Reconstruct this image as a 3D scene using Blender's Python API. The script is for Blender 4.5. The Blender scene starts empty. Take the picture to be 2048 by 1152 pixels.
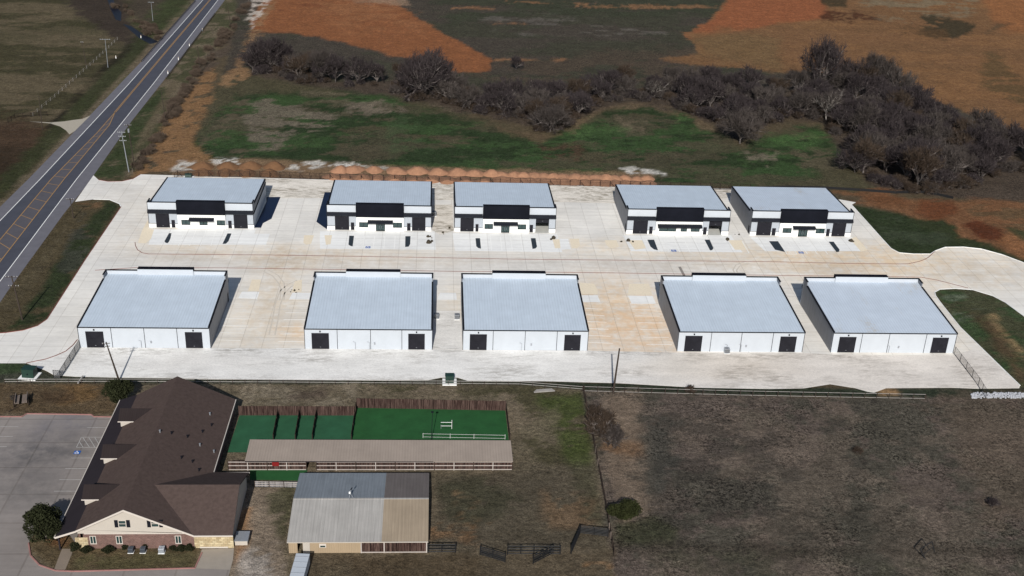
import bpy, bmesh, math, random
import numpy as np
from mathutils import Matrix, Vector

scene = bpy.context.scene
COL = scene.collection
random.seed(7)
RNG = np.random.RandomState(11)

# ------------------------------------------------------------------ camera, sky, sun, exposure
FOC, CAM_H, PITCH, YAW, ROLL = 2319.673, 120.674, 0.446, 0.074, 0.042


def cam_axes():
    cp, sp = math.cos(PITCH), math.sin(PITCH)
    cy, sy = math.cos(YAW), math.sin(YAW)
    cr, sr = math.cos(ROLL), math.sin(ROLL)
    f = np.array([sy * cp, cy * cp, -sp])
    r = np.array([cy, -sy, 0.0])
    u = np.cross(r, f)
    return cr * r + sr * u, -sr * r + cr * u, f


AX_R, AX_U, AX_F = cam_axes()
cam_data = bpy.data.cameras.new('camera')
cam = bpy.data.objects.new('camera', cam_data)
COL.objects.link(cam)
cam_data.sensor_width = 36.0
cam_data.lens = 36.0 * FOC / 2048.0
cam_data.clip_start = 1.0
cam_data.clip_end = 9000.0
m = Matrix.Identity(4)
for i in range(3):
    m[i][0], m[i][1], m[i][2] = AX_R[i], AX_U[i], -AX_F[i]
m[0][3], m[1][3], m[2][3] = 0.0, 0.0, CAM_H
cam.matrix_world = m
scene.camera = cam

SUN_EL, SUN_AZ = math.radians(32.0), math.radians(5.0)   # shadows run 5 degrees east of +Y
world = bpy.data.worlds.new('World')
scene.world = world
world.use_nodes = True
wn = world.node_tree.nodes
bg = wn['Background']
sky = wn.new('ShaderNodeTexSky')
sky.sky_type = 'NISHITA'
sky.sun_disc = False
sky.sun_elevation = SUN_EL
sky.sun_rotation = math.pi + SUN_AZ
world.node_tree.links.new(sky.outputs[0], bg.inputs[0])
bg.inputs[1].default_value = 0.065
sd = bpy.data.lights.new('sun', 'SUN')
sd.energy = 4.2
sd.angle = math.radians(0.5)
sd.color = (1.0, 0.965, 0.91)
sun = bpy.data.objects.new('sun', sd)
COL.objects.link(sun)
ldir = Vector((math.sin(SUN_AZ) * math.cos(SUN_EL), math.cos(SUN_AZ) * math.cos(SUN_EL), -math.sin(SUN_EL)))
sun.rotation_euler = ldir.to_track_quat('-Z', 'Y').to_euler()
sun.location = (0, -100, 200)
scene.view_settings.view_transform = 'Standard'
scene.view_settings.look = 'None'
scene.view_settings.exposure = 0.12
scene.view_settings.gamma = 1.0


# ------------------------------------------------------------------ survey helpers (photo measurements -> metres on the ground)
def ray(px, py):
    return AX_F + (px - 1024) / FOC * AX_R - (py - 576) / FOC * AX_U


def G(px, py, z=0.0):
    d = ray(px, py)
    t = (z - CAM_H) / d[2]
    return np.array([0, 0, CAM_H]) + t * d


def on_y(px, py, y):
    d = ray(px, py)
    t = y / d[1]
    return np.array([0, 0, CAM_H]) + t * d


def G2(pts):
    return [tuple(G(*p)[:2]) for p in pts]


# ------------------------------------------------------------------ object helpers
class MB:
    def __init__(s):
        s.v, s.f = [], []

    def quad(s, *p):
        n = len(s.v)
        s.v += [tuple(map(float, q)) for q in p]
        s.f.append(tuple(range(n, n + len(p))))

    def box(s, x0, y0, z0, x1, y1, z1):
        n = len(s.v)
        s.v += [(x0, y0, z0), (x1, y0, z0), (x1, y1, z0), (x0, y1, z0), (x0, y0, z1), (x1, y0, z1), (x1, y1, z1), (x0, y1, z1)]
        s.f += [(n, n + 3, n + 2, n + 1), (n + 4, n + 5, n + 6, n + 7), (n, n + 1, n + 5, n + 4), (n + 1, n + 2, n + 6, n + 5),
                (n + 2, n + 3, n + 7, n + 6), (n + 3, n, n + 4, n + 7)]

    def hexa(s, p):            # 8 corners, bottom ring then top ring
        n = len(s.v)
        s.v += [tuple(map(float, q)) for q in p]
        s.f += [(n, n + 3, n + 2, n + 1), (n + 4, n + 5, n + 6, n + 7), (n, n + 1, n + 5, n + 4), (n + 1, n + 2, n + 6, n + 5),
                (n + 2, n + 3, n + 7, n + 6), (n + 3, n, n + 4, n + 7)]

    def slab(s, poly, t):      # planar polygon (3-D points) thickened downwards
        n = len(s.v); k = len(poly)
        s.v += [tuple(map(float, q)) for q in poly] + [(q[0], q[1], q[2] - t) for q in poly]
        s.f.append(tuple(range(n, n + k)))
        s.f.append(tuple(range(n + 2 * k - 1, n + k - 1, -1)))
        for i in range(k):
            j = (i + 1) % k
            s.f.append((n + i, n + k + i, n + k + j, n + j))

    def prism(s, poly, z0, z1):
        n = len(s.v); k = len(poly)
        s.v += [(q[0], q[1], z0) for q in poly] + [(q[0], q[1], z1) for q in poly]
        s.f.append(tuple(range(n + k - 1, n - 1, -1)))
        s.f.append(tuple(range(n + k, n + 2 * k)))
        for i in range(k):
            j = (i + 1) % k
            s.f.append((n + i, n + j, n + k + j, n + k + i))

    def tube(s, a, b, r0, r1=None, n=6, cap=True):
        r1 = r0 if r1 is None else r1
        a, b = Vector(a), Vector(b)
        d = (b - a)
        if d.length < 1e-6: return
        d.normalize()
        up = Vector((0, 0, 1)) if abs(d.z) < 0.9 else Vector((1, 0, 0))
        e1 = d.cross(up).normalized(); e2 = d.cross(e1)
        k = len(s.v)
        for c, r in ((a, r0), (b, r1)):
            for i in range(n):
                t = 2 * math.pi * i / n
                s.v.append(tuple(c + e1 * (r * math.cos(t)) + e2 * (r * math.sin(t))))
        for i in range(n):
            j = (i + 1) % n
            s.f.append((k + i, k + j, k + n + j, k + n + i))
        if cap:
            s.f.append(tuple(range(k + n - 1, k - 1, -1)))
            s.f.append(tuple(range(k + n, k + 2 * n)))

    def mesh(s, name, mat, fix=True):
        me = bpy.data.meshes.new(name)
        me.from_pydata(s.v, [], s.f)
        if fix:
            bm = bmesh.new(); bm.from_mesh(me)
            bmesh.ops.recalc_face_normals(bm, faces=bm.faces)
            bm.to_mesh(me); bm.free()
        me.materials.append(mat)
        me.update()
        return me

    def build(s, name, mat, parent=None, loc=None, fix=True, label=None):
        o = bpy.data.objects.new(name, s.mesh(name, mat, fix))
        COL.objects.link(o)
        if parent is not None: o.parent = parent
        if loc is not None: o.location = loc
        if label: o['label'] = label
        return o


def islands(mb, name, mat, parent=None, fix=True):
    par = list(range(len(mb.v)))
    def find(a):
        while par[a] != a:
            par[a] = par[par[a]]; a = par[a]
        return a
    for f in mb.f:
        for q in f[1:]: par[find(q)] = find(f[0])
    groups = {}
    for f in mb.f: groups.setdefault(find(f[0]), []).append(f)
    out = []
    for fs in groups.values():
        k = MB(); ix = {}
        for f in fs:
            for q in f:
                if q not in ix: ix[q] = len(k.v); k.v.append(mb.v[q])
            k.f.append(tuple(ix[q] for q in f))
        out.append(k.build(name, mat, parent, fix=fix))
    return out


def tag(o, label, cat, group=None):
    o['label'] = label; o['category'] = cat
    if group: o['group'] = group
    return o


def thing(name, label, cat, loc=(0, 0, 0), rz=0.0, group=None):
    o = bpy.data.objects.new(name, None)
    o.empty_display_size = 0.5
    COL.objects.link(o)
    o.location = tuple(map(float, loc)); o.rotation_euler = (0, 0, rz)
    return tag(o, label, cat, group)


def structure(o):
    o['kind'] = 'structure'
    return o


def copy_tree(o, parent=None):
    c = o.copy(); COL.objects.link(c)
    if parent is not None: c.parent = parent
    for ch in [k for k in bpy.data.objects if k.parent == o]:
        copy_tree(ch, c)
    return c


# ------------------------------------------------------------------ materials
def lin(r, g, b, k=1.0):
    def f(c):
        c = c / 255.0
        return c / 12.92 if c <= 0.04045 else ((c + 0.055) / 1.055) ** 2.4
    return (f(r) * k, f(g) * k, f(b) * k)


class NT:
    def __init__(s, name):
        s.m = bpy.data.materials.new(name); s.m.use_nodes = True
        s.t = s.m.node_tree; s.n = s.t.nodes
        s.b = s.n['Principled BSDF']
        s.tc = s.n.new('ShaderNodeTexCoord')

    def link(s, a, b): s.t.links.new(a, b)

    def noise(s, scale, detail=4, rough=0.6, vec=None, sc=None, rot=0.0):
        nd = s.n.new('ShaderNodeTexNoise')
        nd.inputs['Scale'].default_value = scale
        nd.inputs['Detail'].default_value = detail
        nd.inputs['Roughness'].default_value = rough
        v = vec or s.tc.outputs['Object']
        if sc:
            mp = s.n.new('ShaderNodeMapping'); mp.inputs['Scale'].default_value = sc; mp.inputs['Rotation'].default_value = (0, 0, rot)
            s.link(v, mp.inputs[0]); v = mp.outputs[0]
        s.link(v, nd.inputs['Vector'])
        return nd.outputs['Fac']

    def ramp(s, fac, a, b, lo=0.0, hi=1.0):
        mr = s.n.new('ShaderNodeMapRange')
        mr.inputs['From Min'].default_value = a; mr.inputs['From Max'].default_value = b
        mr.inputs['To Min'].default_value = lo; mr.inputs['To Max'].default_value = hi
        s.link(fac, mr.inputs[0])
        return mr.outputs[0]

    def math(s, op, a, b):
        q = s.n.new('ShaderNodeMath'); q.operation = op
        for i, x in enumerate((a, b)):
            if isinstance(x, (int, float)): q.inputs[i].default_value = x
            else: s.link(x, q.inputs[i])
        return q.outputs[0]

    def mix(s, fac, a, b, mode='MIX'):
        q = s.n.new('ShaderNodeMix'); q.data_type = 'RGBA'; q.blend_type = mode
        for x, inp in ((fac, q.inputs[0]), (a, q.inputs[6]), (b, q.inputs[7])):
            if isinstance(x, (int, float)): inp.default_value = x
            elif isinstance(x, tuple): inp.default_value = (*x[:3], 1)
            else: s.link(x, inp)
        return q.outputs[2]

    def scale(s, col, fac):       # multiply colour by a scalar socket
        q = s.n.new('ShaderNodeVectorMath'); q.operation = 'SCALE'
        s.link(col, q.inputs[0]) if not isinstance(col, tuple) else setattr(q.inputs[0], 'default_value', col[:3])
        if isinstance(fac, (int, float)): q.inputs['Scale'].default_value = fac
        else: s.link(fac, q.inputs['Scale'])
        return q.outputs[0]

    def blob(s, x, y, rx, ry, warp=None):
        mp = s.n.new('ShaderNodeMapping'); mp.vector_type = 'POINT'
        mp.inputs['Scale'].default_value = (1 / rx, 1 / ry, 0)
        mp.inputs['Location'].default_value = (-x / rx, -y / ry, 0)
        s.link(warp or s.tc.outputs['Object'], mp.inputs[0])
        g = s.n.new('ShaderNodeTexGradient'); g.gradient_type = 'SPHERICAL'
        s.link(mp.outputs[0], g.inputs[0])
        return g.outputs['Fac']

    def warp(s, scale, amt):
        nd = s.n.new('ShaderNodeTexNoise'); nd.inputs['Scale'].default_value = scale; nd.inputs['Detail'].default_value = 4
        s.link(s.tc.outputs['Object'], nd.inputs['Vector'])
        q = s.n.new('ShaderNodeVectorMath'); q.operation = 'MULTIPLY_ADD'
        s.link(nd.outputs['Color'], q.inputs[0]); q.inputs[1].default_value = (amt, amt, 0)
        s.link(s.tc.outputs['Object'], q.inputs[2])
        r = s.n.new('ShaderNodeVectorMath'); r.operation = 'SUBTRACT'
        s.link(q.outputs[0], r.inputs[0]); r.inputs[1].default_value = (amt / 2, amt / 2, 0)
        return r.outputs[0]

    def bump(s, h, strength=0.4, dist=0.1):
        b = s.n.new('ShaderNodeBump'); b.inputs['Strength'].default_value = strength; b.inputs['Distance'].default_value = dist
        s.link(h, b.inputs['Height']); s.link(b.outputs[0], s.b.inputs['Normal'])

    def done(s, col, rough=0.9, spec=0.2, metal=0.0):
        if isinstance(col, tuple): s.b.inputs['Base Color'].default_value = (*col[:3], 1)
        else: s.link(col, s.b.inputs['Base Color'])
        s.b.inputs['Roughness'].default_value = rough
        s.b.inputs['Specular IOR Level'].default_value = spec
        s.b.inputs['Metallic'].default_value = metal
        return s.m


def simple(name, col, rough=0.8, var=0.18, scale=1.5, spec=0.25, metal=0.0, bump=0.0):
    t = NT(name)
    f = t.ramp(t.noise(scale, 6, 0.65), 0.25, 0.75, 1 - var, 1 + var)
    if bump: t.bump(t.noise(scale * 6, 4), bump, 0.05)
    return t.done(t.scale(col, f), rough, spec, metal)


def ribbed(name, col, period, axis='X', rough=0.5, var=0.07, strength=0.35, spec=0.35, metal=0.0, streak=0.06, dist=0.03):
    t = NT(name)
    w = t.n.new('ShaderNodeTexWave'); w.wave_type = 'BANDS'; w.bands_direction = axis; w.wave_profile = 'SIN'
    w.inputs['Scale'].default_value = 2 * math.pi / period / 20.0 * 1.0
    t.link(t.tc.outputs['Object'], w.inputs['Vector'])
    sc = (6, .15, .15) if axis == 'X' else (.15, 6, .15)
    s1 = t.ramp(t.noise(1.0, 3, .6, sc=sc), .3, .7, 1 - streak, 1 + streak)
    s2 = t.ramp(t.noise(.25, 5, .6), .3, .7, 1 - var, 1 + var)
    s3 = t.ramp(w.outputs['Fac'], 0, .35, .91, 1.0)
    f = t.math('MULTIPLY', t.math('MULTIPLY', s1, s2), s3)
    t.bump(w.outputs['Fac'], strength, dist)
    return t.done(t.scale(col, f), rough, spec, metal)


M = {}
M['black'] = simple('black_metal', (0.010, 0.011, 0.016), 0.75, .25, .8, .08)
M['black_panel'] = ribbed('black_cladding', (0.008, 0.009, 0.014), .45, 'Z', 0.8, .25, .3, spec=.06)
M['door_black'] = simple('black_door_paint', (0.016, 0.016, 0.021), 0.7, .25, .6, .1)
M['white'] = simple('white_panel', (0.47, 0.505, 0.55), 0.6, .05, .35)
M['white_mid'] = simple('light_grey_panel', (0.37, 0.40, 0.44), 0.6, .05, .35)
M['white_base'] = simple('white_stucco', (0.82, 0.82, 0.80), 0.8, .05, .7)
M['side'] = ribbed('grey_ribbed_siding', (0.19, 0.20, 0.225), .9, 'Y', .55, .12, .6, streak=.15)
M['roof'] = ribbed('pale_blue_grey_standing_seam_roof', (0.515, 0.59, 0.675), .61, 'X', .55, .06, .35, spec=.25, streak=.05)
t = NT('stained_pale_roof')
_w = t.n.new('ShaderNodeTexWave'); _w.bands_direction = 'X'; _w.inputs['Scale'].default_value = 2 * math.pi / .61 / 20
t.link(t.tc.outputs['Object'], _w.inputs['Vector'])
_c = t.scale((0.53, 0.60, 0.69), t.math('MULTIPLY', t.ramp(t.noise(.25, 5, .6), .3, .7, .94, 1.06), t.ramp(_w.outputs['Fac'], 0, .35, .88, 1)))
_m = t.math('MULTIPLY', t.ramp(t.noise(.12, 5, .7, sc=(1, .35, 1), rot=.5), .54, .64, 0, .75), t.ramp(t.noise(1.4, 5, .8), .42, .6, 0, 1))
_c = t.mix(_m, _c, (.46, .43, .38))
t.bump(_w.outputs['Fac'], .5, .03)
M['roof_stained'] = t.done(_c, .55, .25)
M['glass'] = simple('dark_green_glass', (0.02, 0.045, 0.045), .06, .3, 1.2, .8)
M['steel'] = simple('galvanised_steel', (0.35, 0.37, 0.40), .45, .15, 3, .5, .4)
M['floor'] = simple('interior_concrete', (0.5, 0.5, 0.47), .8, .1, .6)


# ------------------------------------------------------------------ value noise for the terrain map
def vnoise(x, y, seed):
    rs = np.random.RandomState(seed); tab = rs.rand(256, 256)
    xi = np.floor(x).astype(int); yi = np.floor(y).astype(int)
    fx = x - xi; fy = y - yi
    fx = fx * fx * (3 - 2 * fx); fy = fy * fy * (3 - 2 * fy)
    a = tab[xi & 255, yi & 255]; b = tab[(xi + 1) & 255, yi & 255]
    c = tab[xi & 255, (yi + 1) & 255]; d = tab[(xi + 1) & 255, (yi + 1) & 255]
    return (a * (1 - fx) + b * fx) * (1 - fy) + (c * (1 - fx) + d * fx) * fy


def fbm(x, y, size, seed, octv=5, gain=.55):
    s = 0; a = 1; tot = 0; f = 1.0 / size
    for o in range(octv):
        s = s + a * vnoise(x * f + 17.3 * o, y * f + 9.1 * o, seed + o); tot += a
        a *= gain; f *= 2.03
    return s / tot

# ------------------------------------------------------------------ GROUND: one sheet, bare-soil and grass cover mapped per vertex
HWY_R = [(460, -12), (450, 0), (336, 150), (262, 244), (187, 351), (170, 375), (128, 427), (19, 577), (0, 605), (-83, 727), (-300, 1050)]
HWY_L = [(399, -12), (390, 0), (281, 125), (178, 233), (56, 359), (0, 414), (-120, 537), (-420, 850)]
SITE = [(187, 351), (197, 360), (216, 363.5), (244, 363), (266, 358), (281, 349), (350, 351), (700, 361), (1100, 370), (1300, 374),
        (1500, 379), (1600, 386), (1684, 400), (1712, 405), (1703, 410), (1730, 440), (1765, 479), (1782, 497.5), (1798, 506), (1827, 508.5),
        (1861, 508.5), (1871, 502), (1890, 495), (1927, 494.5), (1963, 498.5), (2005, 510), (2046, 525.5), (2110, 555), (2190, 610),
        (2200, 680), (2120, 690), (2048, 633), (2030, 620), (2010, 605), (1985, 592), (1945, 580), (1910, 577.5), (1880, 579), (1869, 585),
        (1871, 592), (1880, 605), (1920, 655), (2040, 772), (2038, 777), (1956, 778), (1903, 776), (1772, 777), (1748, 786), (1735, 784),
        (1711, 777), (1660, 769), (1608, 777), (1540, 778.5), (1396, 776), (1237, 767), (1087, 763), (1040, 763), (935, 762), (915, 756), (882, 756),
        (856, 761), (540, 761), (330, 757), (237, 756), (150, 754), (108, 751), (92, 742), (53, 727), (0, 727), (-83, 727),
        (-45, 672), (0, 667), (12, 666), (47, 661), (75, 652), (94, 639), (170, 520.6), (242, 414), (239, 408), (219, 400), (187, 399), (150, 404), (170, 375)]


def build_ground():
    xs = np.concatenate([[-6000, -3000, -1500, -800, -500, -380, -310, -270], np.arange(-240, -110, 1.6), np.arange(-110, 125, .95), np.arange(125, 350, 1.6),
                         [370, 420, 500, 650, 1000, 2000, 4000, 7000]])
    ys = [-3000, -1000, -300, 0, 60, 100, 120, 130]
    y = 136.0
    while y < 660:
        ys.append(y); y += .62 if y < 260 else (.62 + (y - 260) * .0062)
    ys = np.array(ys + [690, 750, 850, 1000, 1400, 2200, 4000, 8000])
    nx, ny = len(xs), len(ys)
    X, Y = np.meshgrid(xs, ys)
    X = X.ravel(); Y = Y.ravel()
    d = np.stack([X, Y, np.full_like(X, -CAM_H)], -1)
    w = np.maximum(d @ AX_F, 5.0)
    PX = 1024 + FOC * (d @ AX_R) / w
    PY = 576 - FOC * (d @ AX_U) / w
    near = (PX > -900) & (PX < 2950) & (PY > -700) & (PY < 1900)
    N1 = fbm(X, Y, 9.0, 1) - .5
    N2 = fbm(X, Y, 3.5, 31, 5, .8) - .5
    N3 = fbm(X, Y, 30.0, 61) - .5
    C = np.tile(np.array(lin(86, 74, 54)), (len(X), 1))
    Rg = np.full(len(X), .5)

    def sdist(poly):
        px = np.array(poly, float); n = len(px)
        best = np.full(len(X), 1e9); ins = np.zeros(len(X), bool)
        for i in range(n):
            a = px[i]; b = px[(i + 1) % n]; e = b - a; L = e @ e + 1e-9
            t = np.clip(((PX - a[0]) * e[0] + (PY - a[1]) * e[1]) / L, 0, 1)
            dd = (PX - a[0] - t * e[0]) ** 2 + (PY - a[1] - t * e[1]) ** 2
            best = np.minimum(best, dd)
            cr = ((a[1] > PY) != (b[1] > PY)) & (PX < (b[0] - a[0]) * (PY - a[1]) / (b[1] - a[1] + 1e-12) + a[0])
            ins ^= cr
        return np.where(ins, 1, -1) * np.sqrt(best)

    def sm(a, b, v):
        t = np.clip((v - a) / (b - a), 0, 1); return t * t * (3 - 2 * t)

    seedc = [100]

    def paint(poly, col, soft=6, amp=14, mix=1.0, patch=None, psize=8.0, rough=None, stretch=1.0):
        sdv = sdist(poly) + (N1 * 1.1 + N2 * 1.3) * amp * 2
        wgt = sm(-soft, soft, sdv) * mix
        if patch is not None:
            seedc[0] += 13
            q = fbm(X / stretch, Y, psize, seedc[0], 7, .70)
            wgt = wgt * sm(patch - .028, patch + .028, (q - .5) * 1.15 + .5)
        cc = np.array(lin(*col))
        C[:] = C * (1 - wgt[:, None]) + cc * wgt[:, None]
        if rough is not None: Rg[:] = Rg * (1 - wgt) + rough * wgt

    ALL = [(-2000, -900), (4500, -900), (4500, 2500), (-2000, 2500)]
    # --- west of the highway
    west = [(-2000, -700), (900, -700)] + [(p[0], p[1]) for p in HWY_L[1:]] + [(-1500, 2000)]
    paint(west, (82, 74, 52), 4, 3)
    paint(west, (96, 84, 62), 4, 3, .8, patch=.50, psize=20, stretch=2.5)
    paint(west, (58, 56, 33), 4, 3, .8, patch=.55, psize=16, stretch=3)
    paint([(90, -60), (240, -60), (265, 60), (320, 95), (270, 110), (215, 65), (150, 25)], (58, 48, 42), 8, 14, .9)
    paint([(240, -60), (385, -60), (300, 60), (270, 40)], (70, 60, 50), 6, 10, .8)
    paint([(-400, 225), (40, 235), (110, 262), (60, 330), (-200, 560)], (66, 44, 32), 14, 16, .75)
    paint([(-30, 300), (60, 290), (30, 350), (-60, 420)], (50, 40, 28), 10, 10, .7)
    strip = lambda a, b: [(p[0] + a, p[1] + a * .35) for p in HWY_L] + [(p[0] + b, p[1] + b * .35) for p in HWY_L[::-1]]
    paint(strip(-42, -10), (52, 58, 31), 6, 8, .85)
    paint(strip(-9, 4), (110, 96, 76), 3, 4, .8)
    paint([(160, 255), (205, 205), (255, 150), (280, 135), (265, 175), (190, 240)], (70, 78, 40), 6, 8, .6)
    paint([(255, 55), (330, 60), (385, 8), (395, 0), (380, -40), (330, 0)], (60, 68, 36), 5, 6, .7, patch=.45)
    for a, b, c, dd in ((200, 140, 262, 92), (130, 215, 200, 143), (95, 255, 130, 218)):
        paint([(a, b - 2), (c, dd - 2), (c + 5, dd + 5), (a + 5, b + 5)], (38, 32, 24), 3, 5, .8)
    # --- road verge and orange strip on the east side
    verge = HWY_R[1:5] + [(281, 349), (300, 320), (350, 240), (395, 150), (450, 80), (510, -10), (520, -80)]
    paint(verge, (104, 92, 72), 4, 3)
    paint(verge, (62, 66, 38), 4, 3, .8, patch=.5, psize=9)
    paint([(187, 351), (262, 240), (300, 195), (330, 180), (300, 250), (255, 330), (240, 362)], (50, 62, 32), 6, 6, .85, patch=.36)
    paint([(290, 250), (345, 165), (360, 160), (300, 265), (262, 320)], (100, 88, 66), 5, 8, .8)
    paint([(300, 345), (345, 250), (400, 130), (470, 60), (480, 90), (420, 140), (360, 260), (310, 345)], (80, 68, 58), 5, 12, .8, patch=.40, psize=6)
    # --- far fields
    far = [(500, -400), (2900, -400), (2900, 320), (2048, 340), (1700, 250), (1400, 200), (900, 230), (700, 190), (500, 160), (440, 170), (470, 60)]
    paint(far, (70, 63, 54), 4, 4, rough=.9)
    paint(far, (62, 62, 47), 4, 4, .8, patch=.5, psize=26, stretch=3)
    paint([(800, -60), (1480, -60), (1440, 30), (1100, 35), (900, 50)], (56, 61, 43), 10, 16, .75, patch=.42, psize=20, stretch=3)
    paint([(960, 25), (1200, 45), (1330, 65), (1160, 72), (980, 60)], (96, 90, 82), 6, 10, .7, patch=.55, psize=9, stretch=3)
    paint([(1290, 100), (1420, 95), (1440, 170), (1000, 170), (880, 130)], (80, 66, 54), 10, 12, .7, patch=.42, psize=12, stretch=2)
    for yy, x0, x1 in ((13, 1150, 1480), (48, 985, 1050), (120, 990, 1130), (6, 1000, 1200), (16, 900, 1010)):
        paint([(x0, yy - 2), (x1, yy - 2), (x1, yy + 2), (x0, yy + 2)], (140, 98, 62), 2, 5, .75, patch=.42, psize=8, stretch=3)
    paint([(545, -30), (755, -30), (800, 12), (850, 45), (985, 122), (978, 142), (905, 146), (830, 120), (770, 108), (690, 86), (640, 74), (575, 66), (505, 63), (500, 42), (520, 10)], (136, 82, 43), 3, 4, rough=.2)
    paint([(600, -30), (760, -30), (850, 60), (700, 60), (620, 20)], (146, 96, 56), 25, 20, .55, patch=.45, psize=14, stretch=3)
    paint([(545, -10), (640, 0), (690, 28), (560, 22)], (110, 60, 32), 8, 10, .6, patch=.48, psize=8, stretch=3)
    paint([(640, -30), (790, -30), (820, 10), (700, 3)], (150, 122, 96), 5, 8, .7, patch=.4, psize=8, stretch=3)
    B = [(1480, -30), (2300, -30), (2300, 330), (2048, 300), (2000, 255), (1880, 205), (1800, 165), (1700, 150), (1560, 142), (1400, 130), (1320, 117), (1400, 110), (1385, 85), (1368, 70), (1420, 40)]
    paint(B, (122, 86, 52), 3, 4, rough=.15)
    paint(B, (118, 84, 50), 4, 4, .75, patch=.5, psize=18, stretch=3)
    paint(B, (132, 92, 52), 4, 4, .7, patch=.56, psize=14, stretch=3)
    paint([(1480, -30), (1640, -30), (1660, 35), (1560, 45), (1480, 62), (1380, 76), (1368, 70), (1425, 38)], (146, 82, 43), 4, 6, .9)
    paint([(1375, 68), (1440, 62), (1560, 75), (1560, 135), (1400, 112), (1400, 95)], (112, 88, 54), 14, 10, .75)
    paint([(1640, 22), (1745, 24), (1765, 42), (1700, 46), (1645, 38)], (78, 46, 26), 4, 8, .9, patch=.4)
    paint([(1690, -5), (1960, -5), (1940, 30), (1780, 40)], (122, 108, 82), 8, 14, .8, patch=.48, psize=10, stretch=3)
    paint([(1635, -20), (1700, -20), (1690, 14), (1640, 10)], (60, 52, 34), 4, 6, .9)
    paint([(1840, 30), (1900, 36), (1950, 48), (1945, 66), (1900, 78), (1840, 66), (1850, 48)], (62, 54, 36), 4, 7, .95, patch=.36)
    paint([(1790, 52), (1890, 58), (1900, 78), (1840, 70)], (92, 66, 38), 6, 8, .7)
    paint([(1950, -20), (2200, -20), (2200, 90), (2000, 60)], (150, 92, 44), 10, 10, .7)
    paint([(1968, 66), (1995, 46), (2030, 46), (1985, 62), (1975, 70)], (84, 66, 44), 3, 4, .8)
    paint([(1975, 105), (1995, 108), (2030, 150), (2100, 195), (2100, 225), (2000, 190), (1960, 170)], (92, 72, 42), 8, 12, .8, patch=.44, psize=8, stretch=4)
    # --- meadow behind the far row
    mead = [(345, 345), (395, 250), (440, 160), (520, 145), (600, 165), (720, 180), (840, 200), (930, 228), (1000, 245), (1080, 268), (1140, 262), (1200, 212),
            (1300, 205), (1385, 225), (1440, 260), (1480, 292), (1560, 255), (1640, 250), (1690, 310), (1740, 370), (1800, 395), (1700, 398), (1500, 383), (1100, 372), (700, 363)]
    paint(mead, (76, 71, 50), 7, 10, rough=.6)
    green = [(365, 318), (400, 270), (470, 190), (540, 180), (640, 185), (740, 175), (800, 200), (930, 238), (1080, 278), (1150, 262), (1205, 220), (1300, 210), (1380, 228), (1440, 270), (1480, 300),
             (1560, 265), (1640, 255), (1685, 310), (1640, 345), (1500, 372), (1300, 368), (1100, 352), (800, 336), (560, 320)]
    paint(green, (40, 58, 30), 8, 12, .95, patch=.36, psize=14, stretch=1.6)
    paint(green, (54, 78, 38), 8, 12, .75, patch=.52, psize=12, stretch=2.2)
    paint(green, (78, 71, 53), 8, 12, .75, patch=.58, psize=11, stretch=2)
    tanp = dict(soft=5, amp=14, mix=.9, psize=6, stretch=2.2)
    paint([(478, 225), (540, 195), (620, 205), (672, 235), (660, 262), (590, 270), (545, 300), (500, 290)], (106, 96, 80), patch=.475, **tanp)
    paint([(690, 205), (760, 205), (815, 222), (740, 232), (690, 225)], (112, 100, 84), patch=.42, **tanp)
    paint([(400, 290), (470, 200), (490, 200), (470, 290), (520, 320), (420, 325)], (88, 78, 60), patch=.46, **tanp)
    paint([(600, 180), (700, 180), (700, 210), (610, 200)], (92, 84, 64), patch=.46, **tanp)
    paint([(860, 195), (920, 215), (900, 232), (850, 215)], (100, 88, 70), patch=.42, **tanp)
    paint([(1230, 232), (1300, 240), (1290, 265), (1240, 262)], (100, 88, 68), patch=.45, **tanp)
    paint([(1085, 295), (1165, 290), (1165, 315), (1090, 318)], (78, 60, 44), patch=.42, **tanp)
    paint([(1480, 305), (1560, 300), (1555, 325), (1490, 325)], (112, 102, 84), patch=.46, **tanp)
    paint([(1580, 300), (1660, 310), (1690, 345), (1600, 340)], (88, 80, 60), patch=.48, **tanp)
    paint([(1130, 250), (1180, 235), (1260, 255), (1200, 290), (1140, 285)], (66, 92, 46), 10, 10, .7, patch=.45)
    paint([(1350, 228), (1385, 232), (1390, 245), (1355, 243)], (72, 102, 50), 6, 10, .6)
    paint([(1540, 268), (1640, 252), (1655, 275), (1600, 292), (1545, 290)], (64, 96, 44), 10, 14, .65, patch=.44)
    paint([(760, 245), (830, 230), (850, 300), (780, 310)], (62, 82, 48), 12, 14, .6, patch=.5)
    paint([(990, 250), (1080, 268), (1120, 268), (1085, 285), (1000, 262)], (104, 84, 62), 5, 8, .7)
    paint([(1180, 208), (1300, 200), (1390, 222), (1440, 262), (1400, 262), (1370, 232), (1300, 212), (1210, 222), (1150, 262), (1130, 258)], (104, 86, 64), 4, 7, .8, patch=.4)
    # strip next to the fence
    paint([(345, 322), (520, 318), (700, 328), (1000, 338), (1305, 345), (1308, 376), (1100, 372), (700, 363), (345, 353)], (132, 104, 74), 4, 5, .85)
    paint([(335, 345), (300, 345), (270, 352), (330, 250), (400, 150), (430, 140), (425, 200), (385, 285), (420, 320)], (134, 98, 60), 6, 10, .92, patch=.36, psize=5)
    paint([(440, 170), (480, 110), (520, 20), (545, 10), (520, 70), (485, 130), (500, 150), (460, 175)], (138, 104, 68), 6, 12, .85, patch=.4)
    paint([(490, 40), (505, -10), (545, -20), (530, 20), (505, 55)], (186, 172, 158), 4, 9, .9, patch=.45, psize=4)
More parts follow.
